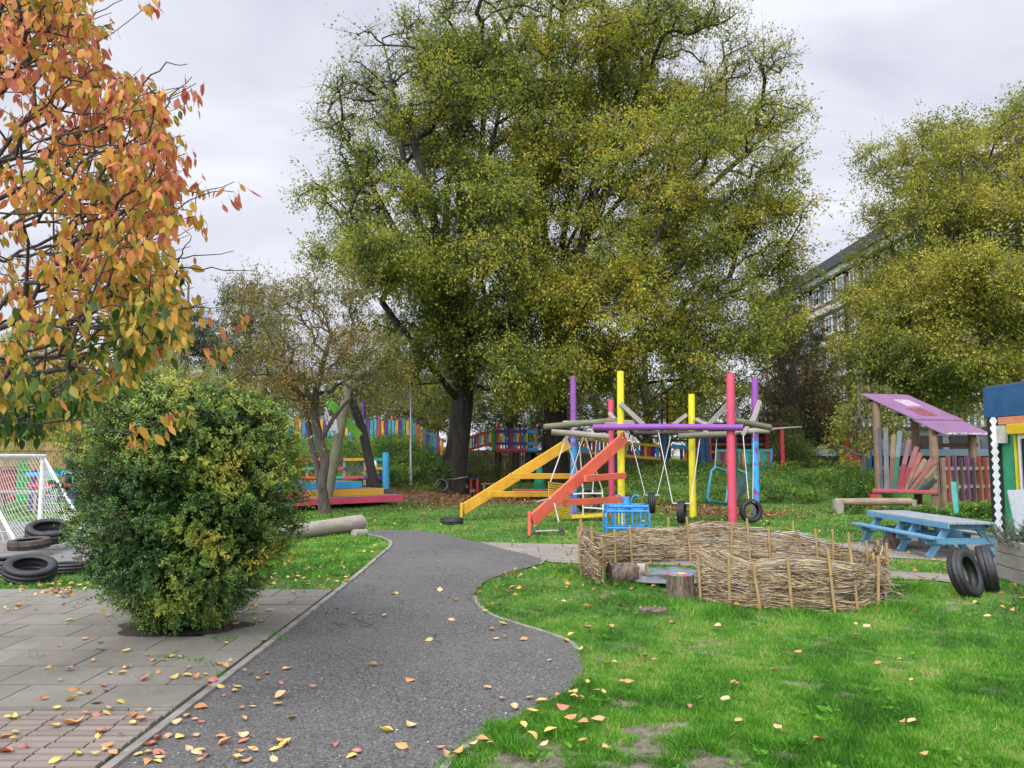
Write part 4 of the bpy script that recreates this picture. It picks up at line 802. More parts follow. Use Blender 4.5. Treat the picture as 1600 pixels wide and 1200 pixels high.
# bench swing with yellow slatted back and white ladder end
bs_ = thing('bench_swing', 'bench swing with yellow slatted end, white tube frame and ropes', 'bench swing', at(905, 812, 20.0))
q = [at(857, 752, 19.3), at(889, 756, 20.2), at(892, 812, 20.2), at(858, 806, 19.3)]; mb = MB(); ns = 15
for k in range(ns):
    t = (k + .5) / ns; mb.bar(q[0] * (1 - t) + q[3] * t, q[1] * (1 - t) + q[2] * t, .02, .036)
mb.build('slatted_end', paint('yellow', .3), bs_)
mb = MB()
for a, b_ in (((911, 765), (911, 806)), ((941, 765), (943, 806)), ((911, 771), (941, 771)), ((912, 793), (942, 795)), ((896, 772), (911, 771)), ((926, 766), (926, 772))): mb.tube([at(*a, 20.2), at(*b_, 20.2)], .018, 8)
mb.build('tube_frame', plain('white tube', (.66, .66, .65), (.5, .5, .49), 20, .5, .1), bs_, smooth=True)
mb = MB(); 
for k in range(4): mb.bar(at(893, 809 - k * 1.2, 20 + .14 * k), at(946, 806 - k * 1.2, 20 + .14 * k), .12, .03)
mb.build('seat', paint('yellow', .35), bs_)
ropes(bs_, [(at(884, 684, 20.3), at(860, 753, 19.3)), (at(884, 684, 20.3), at(912, 766, 20.2)), (at(912, 681, 20.1), at(888, 757, 20.2)), (at(914, 681, 20.1), at(941, 766, 20.2)), (at(905, 690, 20.5), at(911, 766, 20.2)), (at(932, 688, 20.4), at(926, 766, 20.3))], .016)
# basket seat swing
bk = thing('basket_swing', 'teal tube-framed basket seat swing with dark green shell', 'swing', at(1135, 785, 20.2))
mb = MB(); fr_ = [(1113, 733), (1105, 782), (1135, 789), (1141, 742)]
mb.tube([at(1140, 738, 20.4), at(1118, 730, 20.0), at(1112, 735, 20.0), at(1105, 778, 19.9), at(1108, 783, 19.9), at(1134, 786, 20.1), at(1140, 742, 20.4)], .032, 9); mb.tube([at(1150, 733, 20.8), at(1171, 741, 20.7), at(1166, 760, 20.7)], .03, 9); mb.tube([at(1140, 738, 20.4), at(1152, 733, 20.8)], .03, 9)
mb.build('tube_frame', plain('teal tube', (.03, .25, .33), (.02, .17, .24), 12, .5, .15), bk, smooth=True)
mb = MB(); a0, a1, a2, a3, a4 = at(1147, 738, 20.9), at(1168, 744, 20.6), at(1166, 768, 20.5), at(1150, 786, 20.3), at(1147, 786, 20.6)
mb.add([a0, a1, a2, a3, a4] + [v + Vector((.04, .12, 0)) for v in (a0, a1, a2, a3, a4)], [[0, 1, 2, 3, 4], [9, 8, 7, 6, 5], [0, 5, 6, 1], [1, 6, 7, 2], [2, 7, 8, 3], [3, 8, 9, 4], [4, 9, 5, 0]], [[(0, 0)] * 5] * 2 + [[(0, 0)] * 4] * 5)
mb.bar(at(1106, 784, 20.0), at(1150, 790, 20.4), .45, .06); mb.build('shell', plain('dark green plastic', (.025, .06, .05), (.012, .034, .03), 6, .45, .1), bk)
ropes(bk, [(at(1120, 684, 20.2), at(1117, 731, 20.0)), (at(1150, 684, 20.2), at(1151, 734, 20.7))], .016, CHAIN, 'chain')
# ---- blue cage ride-on
bc = thing('climbing_cage', 'blue tubular metal ride-on cage with curled handlebars', 'play cage', gp(981, 834)); c0 = gp(981, 834); BLUEM = plain('blue gloss tube', (.03, .25, .58), (.02, .17, .42), 9, .4, .1)
mb = MB(); hx, hy = .42, .26
def cage(u, v, z): return c0 + Vector((u, v + .2, z))
for z, g_ in ((.12, 1.05), (.46, 1.0), (.56, .94)):
    c = [cage(-hx * g_, -hy, z), cage(hx * g_, -hy, z), cage(hx * g_, hy, z), cage(-hx * g_, hy, z), cage(-hx * g_, -hy, z)]
    mb.tube(c, .03 if z > .2 else .026, 8)
mb.build('ring', BLUEM, bc, smooth=True)
for k in range(6):
    u = -hx + 2 * hx * k / 5
    for v in (-hy, hy): MB().tube([cage(u * 1.05, v, 0), cage(u * 1.05, v, .4), cage(u, v, .47), cage(u * .98, v, .6)], .02, 7).build('bar', BLUEM, bc, smooth=True)
mb = MB()
mb.tube([cage(0, -.1, .46), cage(0, -.1, .62), cage(0, -.12, .74)], [.1, .085, .06], 12); mb.build('head', BLUEM, bc, smooth=True); mb = MB()
for s in (-1, 1): mb.tube([cage(s * .03, -.1, .6), cage(s * .09, -.1, .66), cage(s * .12, -.12, .75), cage(s * .18, -.14, .79), cage(s * .25, -.16, .76)], .018, 8); 
mb.build('handlebar', BLUEM, bc, smooth=True)
# ---- scooter
s0 = gp(858, 837); sc_ = thing('scooter', 'small grey kick scooter leaning on the lawn by the coral beam', 'scooter', s0); GM = plain('scooter metal', (.5, .5, .5), (.3, .3, .3), 20, .4, .1, 60, .3)
MB().bar(gp(836, 837) + Vector((0, 0, .09)), gp(872, 836) + Vector((0, .05, .09)), .11, .025).build('deck', GM, sc_, bevel=.005)
MB().tube([gp(875, 836) + Vector((0, .05, .12)), at(873, 815, 16.1), at(866, 786, 16.2)], .016, 8).build('stem', GM, sc_, smooth=True); MB().tube([at(839, 784, 16.0), at(861, 779, 16.4)], .018, 8).build('handlebar', GM, sc_, smooth=True)
for px in (838, 878):
    me = MB().lathe([(.02, -.014), (.062, -.012), (.066, 0), (.062, .012), (.02, .014)], 20).mesh('wheel', True); p = gp(px, 837); me.transform(Matrix.Translation(Vector((p.x, p.y, .066))) @ Matrix.Rotation(R(80), 4, 'X')); link('wheel', me, RUB, sc_)
# ---- picket fences
def picket(root, p, h, wd, mat, th=.025, up=Vector((0, 0, 1))):
    MB().bar(p, p + up * h, wd, th, up=(0, 1, 0)).build('picket', mat, root)
fc = thing('picket_fence', 'rainbow picket fence along the crest of the grassy mound', 'fence', (-6, 33, 2.1)); seqc = ['amber', 'sky', 'teal', 'orange', 'amber', 'blue', 'purple', 'teal', 'sky', 'red', 'amber', 'purple', 'teal', 'sky', 'amber', 'purple', 'teal']
pts = []; px = 446.0; k = 0
while px < 640:
    d = 33.0; top = 656 + 1.2 * math.sin(k * 1.7); p = at(px, 690, d); t = at(px, top, d); cl = seqc[k % len(seqc)]; picket(fc, Vector((p.x, d, p.z - .25)), t.z - p.z + .25 + (.12 if cl in ('red', 'orange') else 0), .105, paint(cl, .2)); px += 5.6; k += 1
while px < 696:
    f = (px - 640) / 56; d = 33 - 2.6 * f; p = at(px, 690 + 14 * f, d); t = at(px, 656 + 32 * f, d); picket(fc, Vector((p.x, d, p.z - .2)), t.z - p.z + .2, .115, paint(seqc[k % len(seqc)], .2)); px += 5.4; k += 1
for z1 in (664, 682): MB().bar(at(446, z1, 33.05), at(640, z1, 33.05), .05, .08).build('rail', BROWNW, fc); MB().bar(at(640, z1, 33.05), at(696, z1 + 26, 30.45), .05, .08).build('rail', BROWNW, fc)
for px, top, cl in ((485, 652, 'red'), (568, 625, 'purple'), (613, 650, 'orange')): MB().tube([at(px, 690, 33.1), at(px, top, 33.1)], .07, 10).build('post', paint(cl, .2), fc)
# raised deck with ramp
dk = thing('raised_deck', 'raised timber deck with rainbow picket railings and a ramp behind the trunks', 'deck', (0, 33, .1)); dz = at(800, 703, 33).z
mb = MB(); mb.box((at(806, 711, 34).x + .1, 34.0, dz - .06), 2.7 + .6, 2.0, .1); mb.build('floor', BROWNW, dk)
for px, d in ((778, 33.2), (806, 33.2), (826, 33.2), (832, 34.8), (780, 34.8)): MB().tube([Vector((at(px, 711, d).x, d, 0)), Vector((at(px, 711, d).x, d, dz))], .13, 10).build('post', DARKW, dk, smooth=True)
sq2 = ['amber', 'lemon', 'blue', 'purple', 'red', 'sky', 'lemon', 'red', 'blue', 'lemon', 'purple', 'orange']; k = 0
for i in range(11):
    f = i / 10; px = 730 + 40 * f; d = 31.5 + 1.4 * f; a, t = at(px, 705 - 12 * f, d), at(px, 684 - 14 * f, d); picket(dk, a, t.z - a.z, .09, paint(sq2[k % 12], .2)); k += 1
for (y0, y1) in ((685, 673), (704, 692)): MB().bar(at(728, y0, 31.4), at(770, y1, 32.85), .05, .1).build('rail', paint('orange'), dk)
for i in range(14):
    px = 776 + i * 4.7; a, t = at(px, 702, 33), at(px, 668 - 3 * (i % 3 == 0), 33); picket(dk, a, t.z - a.z, .095, paint(sq2[k % 12], .2)); k += 1
for y0, cl in ((674, 'purple'), (693, 'purple'), (703, 'red')): MB().bar(at(774, y0, 32.94), at(824, y0, 32.94), .05, .12).build('rail', paint(cl), dk)
for y0 in (674, 693, 702): MB().bar(at(824, y0, 32.93), at(840, y0 + 1, 32.6), .05, .13).build('rail', paint('sky'), dk)
MB().tube([at(771, 704, 32.9), at(771, 668, 32.9)], .1, 10).build('post', paint('green'), dk); MB().tube([at(829, 704, 32.9), at(829, 642, 32.9)], .06, 10).build('post', paint('green'), dk); MB().tube([at(779, 704, 33.1), at(779, 660, 33.1)], .07, 10).build('post', paint('red'), dk)
br_ = thing('sloping_bridge', 'sloping walkway with yellow rails and coloured pickets behind the swings', 'bridge', (5, 32, 1)); k = 0
for i in range(34):
    f = i / 33; px = 884 + 206 * f; a, t = at(px, 706 + 14 * f, 33 - f), at(px, 683 + 18 * f, 33 - f)
    if not (1052 < px < 1060): picket(br_, a, t.z - a.z, .12, paint(['amber', 'red', 'purple', 'sky', 'red', 'amber', 'navy', 'red', 'sky', 'purple'][k % 10], .2))
    k += 1
for y0, y1, cl in ((684, 702, 'yellow'), (704, 722, 'yellow')): MB().bar(at(884, y0, 32.9), at(1090, y1, 31.9), .05, .11).build('rail', paint(cl), br_)
MB().bar(at(1050, 696, 31.7), at(1090, 702, 31.6), .05, .13).build('rail', paint('sky'), br_); MB().bar(at(890, 700, 32.7), at(920, 704, 32.5), .05, .16).build('rail', paint('sky'), br_)
mb = MB(); mb.bar(at(884, 706, 33.4) , at(1090, 724, 32.4), 1.0, .08); mb.build('floor', BROWNW, br_)
for px, d in ((1040, 31.2), (1098, 30), (1105, 30.2), (962, 31.6)): MB().tube([Vector((at(px, 711, d).x, d, gzf(at(px, 711, d).x, d) - .1)), at(px - 3, 677, d)], .15, 10).build('post', paint('navy', .12), br_, smooth=True)
# lemon climbing tower behind
tw = thing('climbing_tower', 'yellow mesh-sided climbing tower with a blue pitched roof', 'tower', (8.5, 36, 1)); d = 36; a, b_ = at(1044, 740, d), at(1086, 740, d); t = at(1044, 612, d)
for x in (a.x, b_.x):
    for y in (d, d + 1.3): MB().tube([(x, y, .8), (x, y, t.z)], .06, 8).build('post', BROWNW, tw)
MB().bar(Vector(((a.x + b_.x) / 2, d - .06, at(0, 675, d).z)), Vector(((a.x + b_.x) / 2, d - .06, t.z)), b_.x - a.x, .03, up=(0, 1, 0)).build('panel', paint('yellow', .15), tw)
mb = MB(); zz = [at(0, y, d).z for y in (668, 657, 646, 635, 624, 615)]
for z in zz: mb.bar((a.x, d - .1, z), (b_.x, d - .1, z + random.uniform(-.05, .05)), .02, .045)
for k in range(5): x = a.x + (b_.x - a.x) * k / 4; mb.bar((x, d - .1, zz[0]), (x + random.uniform(-.05, .05), d - .1, zz[-1]), .045, .02)
mb.build('mesh_grid', DARKW, tw)
mb = MB(); zr = t.z; xc = (a.x + b_.x) / 2
for s in (-1, 1): mb.bar((xc + s * .72, d + .6, zr - .05), (xc, d + .6, zr + .62), 1.7, .04)
mb.build('roof', plain('blue roof sheet', (.16, .25, .42), (.1, .17, .32), 4, .5, .1), tw)
# ---- stage with three coloured tiers
sg = thing('stage', 'stepped wooden stage with red, yellow and blue painted edges', 'stage', (-5, 25, 0)); dirv = Vector((3.15, 3.1, 0)).normalized(); nrm = Vector((-dirv.y, dirv.x, 0)); F0 = Vector((-7.0, 22.0, 0)); F1 = Vector((-3.45, 25.4, 0))
m, nt, b = base_mat('grey decking'); tcn = nn(nt, 'ShaderNodeTexCoord').outputs['UV']; nt.links.new(ramp(nt, noise_tex(nt, tcn, 3, 7, .7), [(.35, (.14, .12, .11)), (.65, (.27, .24, .21))]), b.inputs['Base Color']); b.inputs['Roughness'].default_value = .9; DECK = m
for (sh, z, r_end, l_end, cols) in ((0, .36, 0, 0, [('sky', .22), ('pink', 1)]), (.55, .56, .35, 0, [('pink', .42), ('amber', 1)]), (1.1, .77, .8, .2, [('sky', 1)])):
    A = F0 + nrm * sh; B = F1 + nrm * sh - dirv * r_end; depth = 3.4 - sh; mid = nrm * depth / 2; mb = MB(); nb = 16 if sh == 0 else 12
    for k in range(nb):
        o_ = nrm * (depth * (k + .5) / nb); mb.bar(A + o_ + Vector((0, 0, z)), B + o_ + Vector((0, 0, z)), depth / nb - .012, .04)
    mb.build('decking', DECK, sg); t0 = 0
    for cl, t1_ in cols:
        MB().bar(A + (B - A) * t0 - nrm * .025 + Vector((0, 0, z - .085)), A + (B - A) * t1_ - nrm * .025 + Vector((0, 0, z - .085)), .04, .2).build('fascia', paint(cl, .12), sg, bevel=.006); t0 = t1_
    MB().bar(B + nrm * .02 + dirv * .025 + Vector((0, 0, z - .085)), B + nrm * depth + dirv * .025 + Vector((0, 0, z - .085)), .04, .2).build('fascia', paint('pink' if sh == 0 else 'amber', .12), sg)
mb = MB()
for k in range(4):
    for v in (.3, 2.6): p = F0 + (F1 - F0) * (k + .3) / 4 + nrm * v; MB().bar(p, p + Vector((0, 0, .3)), .12, .12).build('bearer', DARKW, sg)
rl = thing('stage_railing', 'coloured three-rail fence with a tall blue corner post behind the stage', 'railing', (-5.5, 27.6, 0)); xr = [470, 508, 537, 569, 603]
for row, (y0, cs) in enumerate(((718, ['orange', 'purple', 'amber', 'teal']), (732, ['teal', 'pink', 'purple', 'amber']), (746, ['orange', 'teal', 'pink', 'purple']))):
    for i, cl in enumerate(cs): MB().bar(at(xr[i], y0, 27.6), at(xr[i + 1], y0 - .5, 27.6), .04, .09).build('rail', paint(cl, .15), rl)
for px in (480, 508, 538, 570): MB().bar(at(px, 758, 27.66), at(px, 716, 27.66), .09, .07, up=(0, 1, 0)).build('post', GREYW, rl)
MB().tube([at(603, 764, 27.6), at(603, 707, 27.6)], .12, 12).build('post', paint('sky', .1), rl, smooth=True)
# ---- timber climbing frame over the stage
cf = thing('climbing_logs', 'tall leaning log frame with a mossy crossbeam behind the gnarled tree', 'climbing frame', (-6, 25, 0))
MB().tube([gp(506, 798), at(526, 700, 24.8), at(545, 598, 25.6)], [.17, .155, .14], 12, wob=.03).build('leg', MOSSW, cf, smooth=True); MB().tube([Vector((at(592, 711, 26.6).x, 26.6, .1)), at(566, 670, 26.2), at(543, 608, 25.8)], [.16, .15, .14], 12, wob=.03).build('leg', DARKW, cf, smooth=True)
MB().tube([at(410, 590, 25.2), at(500, 589, 25.6), at(580, 583, 26)], [.14, .16, .14], 12, wob=.03).build('crossbeam', MOSSW, cf, smooth=True); MB().tube([at(412, 590, 25.3), at(395, 680, 25.2), at(386, 770, 25)], .15, 10).build('leg', MOSSW, cf, smooth=True)
MB().bar(at(513, 626, 25.2), at(562, 682, 25.9), .06, .28).build('plank', paint('lime', .1), cf, bevel=.01)
MB().tube([at(418, 606, 25), at(424, 622, 24.6), at(436, 640, 24.3), at(458, 656, 24)], .03, 8).build('rope', ROPE, cf, smooth=True)
sgn = thing('sign', 'pointed white board with dark scribbles hanging on the leaning log', 'sign', at(518, 662, 24.4)); dS = 24.4
def sp_(px, py, dd=dS): return at(px, py, dd)
o0 = sp_(500, 690); sc1 = dS / F; MB().prism([((px - 500) * sc1, (690 - py) * sc1) for px, py in ((519, 680), (528, 676), (524, 653), (513, 650), (509, 637), (506, 645), (509, 662))], o0, (1, 0, 0), (0, 0, 1), .03).build('board', plain('white board', (.6, .58, .62), (.45, .42, .47), 8, .7, .1), sgn)
mb = MB()
for ln_ in (((509, 646), (512, 652), (510, 656), (514, 658)), ((512, 660), (516, 662), (514, 666), (518, 668)), ((517, 672), (522, 675), (525, 673)), ((520, 676), (524, 677)), ((516, 656), (519, 658), (521, 663))): mb.tube([at(x, y, dS - .008) for x, y in ln_], .010, 5)
mb.build('scribble', plain('dark paint', (.02, .015, .03), (.012, .01, .02), 9, .6, 0), sgn)
# ---- logs and small things on the grass
lg = thing('log', 'thick bleached log lying on the lawn right of the round bush', 'log', gp(505, 836)); a = gp(438, 846) + Vector((0, .15, .14)); b_ = gp(563, 831) + Vector((0, .1, .19)); MB().tube([a, (a * .5 + b_ * .5), b_ - (b_ - a) * .03, b_], [.14, .155, .165, .15], 16, wob=.03).build('body', LOGW, lg, smooth=True)
lg2 = MB().tube([gp(553, 838) + Vector((0, 0, .06)), gp(572, 836) + Vector((0, 0, .05))], [.085, .07], 10, wob=.05).build('log', LOGW, None, gp(562, 838), smooth=True); tag(lg2, 'short split log end under the bleached log', 'log')
lp = thing('lamp_post', 'slim grey lamp post on the slope left of the big trunks', 'lamp post', Vector((at(642, 711, 29).x, 29, gzf(at(642, 711, 29).x, 29)))); b0 = Vector(lp.location); MB().tube([b0 - Vector((0, 0, .1)), b0 + Vector((0, 0, .55))], .075, 10).build('base', STEEL, lp, smooth=True); MB().tube([b0 + Vector((0, 0, .5)), at(642, 600, 29)], [.045, .035], 10).build('pole', STEEL, lp, smooth=True)
MB().bar(at(642, 601, 29), at(628, 598, 29), .14, .07).build('lamp_head', STEEL, lp)
def cone(px, py, d, py_t, r, mat, label, z0):
    p = at(px, py, d); h = at(px, py_t, d).z - z0; o = thing('traffic_cone', label, 'traffic cone', (p.x, d, z0)); me = MB().lathe([(r, .03), (r * .3, h), (.01, h), (.01, h - .02), (r * .9, .03)], 20).mesh('body', True); me.transform(Matrix.Translation((p.x, d, z0))); link('body', me, mat, o)
    MB().box((p.x, d, z0 + .015), r * 2.4, r * 2.4, .03).build('base', mat, o); return o
def table(label, px0, px1, py, d, mat, topm, z0=None, depth=.6, th=.05, cat='low table', zt=None):
    a, b_ = at(px0, py, d), at(px1, py, d); zg = gzf(a.x, d) if z0 is None else z0; root = thing('low_table', label, cat, ((a.x + b_.x) / 2, d, zg))
    mb = MB(); nb = 4
    for k in range(nb): mb.bar(a + Vector((0, depth * k / nb, 0)), b_ + Vector((0, depth * k / nb, 0)), depth / nb - .01, th)
    mb.build('top', topm, root)
    for x in (a.x + .1, b_.x - .1):
        for y in (0, depth - .12): MB().bar((x, d + y, zg - .05), (x, d + y, a.z - .02), .09, .09).build('leg', mat, root)
    return a.z
zt = table('brown plank table carrying the green cone', 805, 862, 766, 28.6, BROWNW, GREYW); cone(843, 765, 28.75, 727, .25, plain('green plastic', (.03, .3, .16), (.02, .22, .11), 7, .5, .1), 'green cone standing on a plank table behind the yellow beams', zt + .025)
table('low red-edged plank table below the yellow beams', 800, 875, 767, 27.4, BROWNW, paint('red', .35)); table('small green painted table left of the big trunk', 681, 694, 748, 31.2, BROWNW, paint('teal')); table('small red and purple table right of the big trunk', 732, 750, 748, 31.4, paint('red'), paint('purple'))
table('brown plank bench beyond the yellow beam foot', 752, 782, 756, 30, BROWNW, BROWNW, depth=.4); table('stubby brown stool near the foot of the left trunk', 734, 742, 767, 28.5, BROWNW, BROWNW, depth=.35, cat='stool'); table('long grey sleeper bench on the bank behind the swings', 1018, 1082, 748, 29.0, DARKW, GREYW, depth=.4)
p = at(586, 735, 28.6); cone(586, 735, 28.6, 720, .15, paint('white'), 'slim white and orange cone behind the stage railing', at(586, 740, 28.6).z)
# rope tied round the big trunk
mb = MB(); tz = at(706, 748, 31).z; c = at(709, 748, 31); mb.tube([Vector((c.x + .52 * math.cos(t), 31 + .52 * math.sin(t), tz + .08 * math.cos(t))) for t in np.linspace(0, 6.283, 40)], .02, 6, cap=False); o = mb.build('rope', ROPE, None, (c.x, 31, tz)); tag(o, 'pale rope looped round the left large trunk', 'rope')
# ---- red covered platform
rp = thing('covered_platform', 'red-framed covered platform with dark roof and rainbow front fence', 'play shelter', (8, 30.5, 1)); d = 30.2; zg = 1.05; RD = paint('red', .15)
for px in (1108, 1222):
    for y in (d, d + 1.8): x = at(px, 711, d).x; MB().bar((x, y, zg - .1), (x, y, at(px, 664, d).z), .14, .14).build('post', RD, rp)
xa, xb = at(1104, 711, d).x, at(1226, 711, d).x; zr = at(0, 664, d).z; MB().box(((xa + xb) / 2, d + .9, zr + .03), xb - xa + .3, 2.3, .1).build('roof', DARKW, rp); MB().bar((at(1195, 711, d).x, d - .05, zr - .1), (xb, d - .05, zr - .1), .06, .12).build('beam', RD, rp)
MB().box(((xa + xb) / 2, d + .9, zg - .02), xb - xa, 2.2, .12).build('floor', GREYW, rp); mb = MB(); mb.box(((xa + xb) / 2, d + 1.9, (zg + zr) / 2), xb - xa, .06, zr - zg); mb.build('back_wall', DARKW, rp)
for z, cl in ((.35, 'red'), (.7, 'amber'), (1.0, 'orange'), (1.25, 'purple'), (.12, 'purple'), (.22, 'yellow')): MB().bar((xa + .2, d + 1.85, zg + z), (xb - .15, d + 1.85, zg + z), .03, .09).build('wall_plank', paint(cl), rp)
k = 0
for i in range(30):
    px = 1119 + i * 2.85; a, t = at(px, 734, d - .12), at(px, 704, d - .12); picket(rp, a, t.z - a.z, .06, paint(['teal', 'green', 'red', 'purple', 'navy', 'red', 'amber', 'teal', 'sky'][k % 9], .15)); k += 1
for y0 in (704,): MB().bar(at(1118, y0, d - .15), at(1205, y0, d - .15), .05, .09).build('rail', paint('teal'), rp)
for px in (1120, 1155, 1190, 1205): MB().tube([at(px, 736, d - .16), at(px, 701, d - .16)], .045, 8).build('post', paint('teal' if px < 1200 else 'sky'), rp)
sgd = MB(); sgd.bar(at(1110, 738, 29.6), at(1265, 739, 29.6), .7, .12); o = sgd.build('boardwalk', GREYW, None, at(1190, 740, 29.6)); tag(o, 'grey plank boardwalk edge in front of the red covered platform', 'boardwalk')
# ---- small coloured climbing blocks to the right
cb = thing('play_blocks', 'little red, yellow and blue post-and-board play frame by the sapling', 'play frame', (13.4, 32, 1)); d = 31.5
for px, y0, y1, cl in ((1316, 732, 703, 'yellow'), (1323, 732, 677, 'red'), (1357, 712, 675, 'yellow'), (1358, 734, 702, 'blue')): MB().tube([at(px, y0 + 4, d), at(px, y1, d)], .1, 10).build('post', paint(cl, .15), cb, smooth=True)
for (a, b_, wd, cl) in (((1318, 730), (1346, 726), .22, 'yellow'), ((1326, 708), (1350, 704), .2, 'red'), ((1326, 717), (1350, 713), .2, 'red'), ((1328, 724), (1352, 720), .16, 'amber'), ((1330, 697), (1346, 695), .1, 'green'), ((1346, 705), (1368, 696), .06, 'navy')): MB().bar(at(*a, d - .1), at(*b_, d - .05), .05, wd).build('board', paint(cl, .15), cb)
# ================================================================== wattle pond enclosure
WP = [tuple(gp(*p)[:2]) for p in ((938, 914), (920, 905), (905, 894), (925, 885), (1000, 879), (1100, 876), (1200, 878), (1290, 884), (1350, 897), (1385, 918), (1380, 940), (1345, 952), (1290, 957), (1200, 952), (1130, 944), (1090, 936))]
WS = smooth_poly(WP, 3); Wp = np.array(WS); seg = np.linalg.norm(np.diff(Wp, axis=0), axis=1); cum = np.concatenate([[0], np.cumsum(seg)]); TL = cum[-1]
def wpos(s):
    s = np.clip(s, 0, TL); return np.stack([np.interp(s, cum, Wp[:, 0]), np.interp(s, cum, Wp[:, 1])], -1)
def wtan(s): return norm(wpos(s + .05) - wpos(s - .05))
fA = cum[np.argmin(np.linalg.norm(Wp - np.array(WP[2]), axis=1))]; fB = cum[np.argmin(np.linalg.norm(Wp - np.array(WP[8]), axis=1))]; fC = cum[np.argmin(np.linalg.norm(Wp - np.array(WP[11]), axis=1))]
def wtop(s): return np.interp(s, [0, fA, fA + 1, fA + 2.6, fB - .8, fB, fC - .3, fC, fC + .8, TL - .5, TL], [.46, .56, .45, .49, .40, .30, .42, .47, .44, .41, .36])
REED = leafmat('dry reed', [(0, (.06, .042, .028)), (.3, (.2, .145, .085)), (.6, (.42, .31, .17)), (.85, (.5, .42, .3)), (1, (.33, .32, .31))], 0, .75)
wf = thing('wattle_fence', 'low woven reed fence on stakes curving round the small pond', 'wattle fence', (*WP[5], 0))
NB = 92; bs0 = rng.uniform(-.9, TL - .25, NB); bs0[:8] = np.linspace(-.1, TL - 1.2, 8); bln = rng.uniform(1.0, 2.3, NB); bh = (np.arange(NB) % 7 + .5) / 7 + rng.normal(size=NB) * .05; bsl = rng.normal(size=NB) * .11; bbow = rng.normal(size=NB) * .035; bside = np.where(np.arange(NB) % 2 == 0, 1, -1); btn = rng.normal(size=NB) * .12
bi = np.repeat(np.arange(NB), 72); n = len(bi); s0 = bs0[bi] + rng.normal(size=n) * .22; ln = bln[bi] * rng.uniform(.55, 1.05, n); hf = np.clip(bh[bi] + rng.normal(size=n) * .055, 0, 1); sl = bsl[bi] + rng.normal(size=n) * .035; bow = bbow[bi] + rng.normal(size=n) * .012; side = bside[bi]; stake_d = .34
mid_ = s0 + ln * .5; gap = (mid_ > TL - 1.3) & (mid_ < TL - .05) & (hf > .34) & (hf < .60); hf = np.where(gap, np.where(rng.uniform(size=n) < .5, rng.uniform(.05, .30, n), rng.uniform(.66, .95, n)), hf); ln = np.where(gap, ln * .7, ln)
K = 9; pts = []
for k in range(K):
    t = k / (K - 1); s = s0 + ln * t; xy = wpos(s); tg = wtan(s); nrm_ = np.stack([-tg[:, 1], tg[:, 0]], 1)
    over = np.clip(s - TL, 0, .03)[:, None]; under = np.clip(s, -.12, 0)[:, None]; xy = xy + tg * (over + under) * .8
    off = side * (.028 * np.sin(np.pi * s / stake_d) + .012) + rng.normal(size=n) * .008
    sag = .05 * np.sin(s * 2.1) + .035 * np.sin(s * 5.3 + 1); z = .02 + hf * (wtop(s) - .03) + (sl * (t - .5) * 1.0 + bow * 4 * t * (1 - t)) + sag * hf * .6
    pts.append(np.concatenate([xy + nrm_ * off[:, None], np.maximum(z, .012)[:, None]], 1))
P0 = np.stack(pts[:-1], 1).reshape(-1, 3); P1 = np.stack(pts[1:], 1).reshape(-1, 3); rr = np.repeat(rng.uniform(.0022, .0064, n), K - 1); V, Fc = frusta(P0, P1, rr, rr * .93, 4)
tint = np.repeat(np.clip(.42 + btn[bi] + .25 * (hf - .4) + rng.normal(size=n) * .27, 0, 1), (K - 1) * 4); link('woven_reeds', rawmesh('woven_reeds', V, Fc, tint), REED, wf)
# loose ends poking out
n = 1000; s = rng.uniform(0, TL, n); xy = wpos(s); tg = wtan(s); p = np.concatenate([xy, (rng.uniform(.02, 1, n) * wtop(s))[:, None]], 1); dv = np.concatenate([tg * rng.choice([-1, 1], n)[:, None] + rng.normal(size=(n, 2)) * .6, rng.normal(size=(n, 1)) * .4], 1); e = p + norm(dv) * rng.uniform(.06, .3, n)[:, None]; e[:, 2] = np.maximum(e[:, 2], .01)
V, Fc = frusta(p, e, np.full(n, .004), np.full(n, .002), 3); link('loose_reeds', rawmesh('loose_reeds', V, Fc, np.repeat(np.clip(.55 + rng.normal(size=n) * .25, 0, 1), 3)), REED, wf)
STK = wood('yellow stake', (.37, .255, .10), (.22, .145, .06))
s = .03; 
while s < TL:
    q = wpos(np.array([s]))[0]; tg = wtan(np.array([s]))[0]; side_ = .05 if s > fC - .5 else (random.choice([-1, 1]) * .045); h = float(wtop(np.array([s]))[0]) + random.uniform(.08, .24); b0 = Vector((q[0] - tg[1] * side_, q[1] + tg[0] * side_, -.03)); MB().bar(b0, b0 + Vector((random.gauss(-.02, .03), random.gauss(0, .03), h)), .03, .024, up=(0, 1, 0)).build('stake', STK, wf, bevel=.003); s += random.uniform(.27, .42)
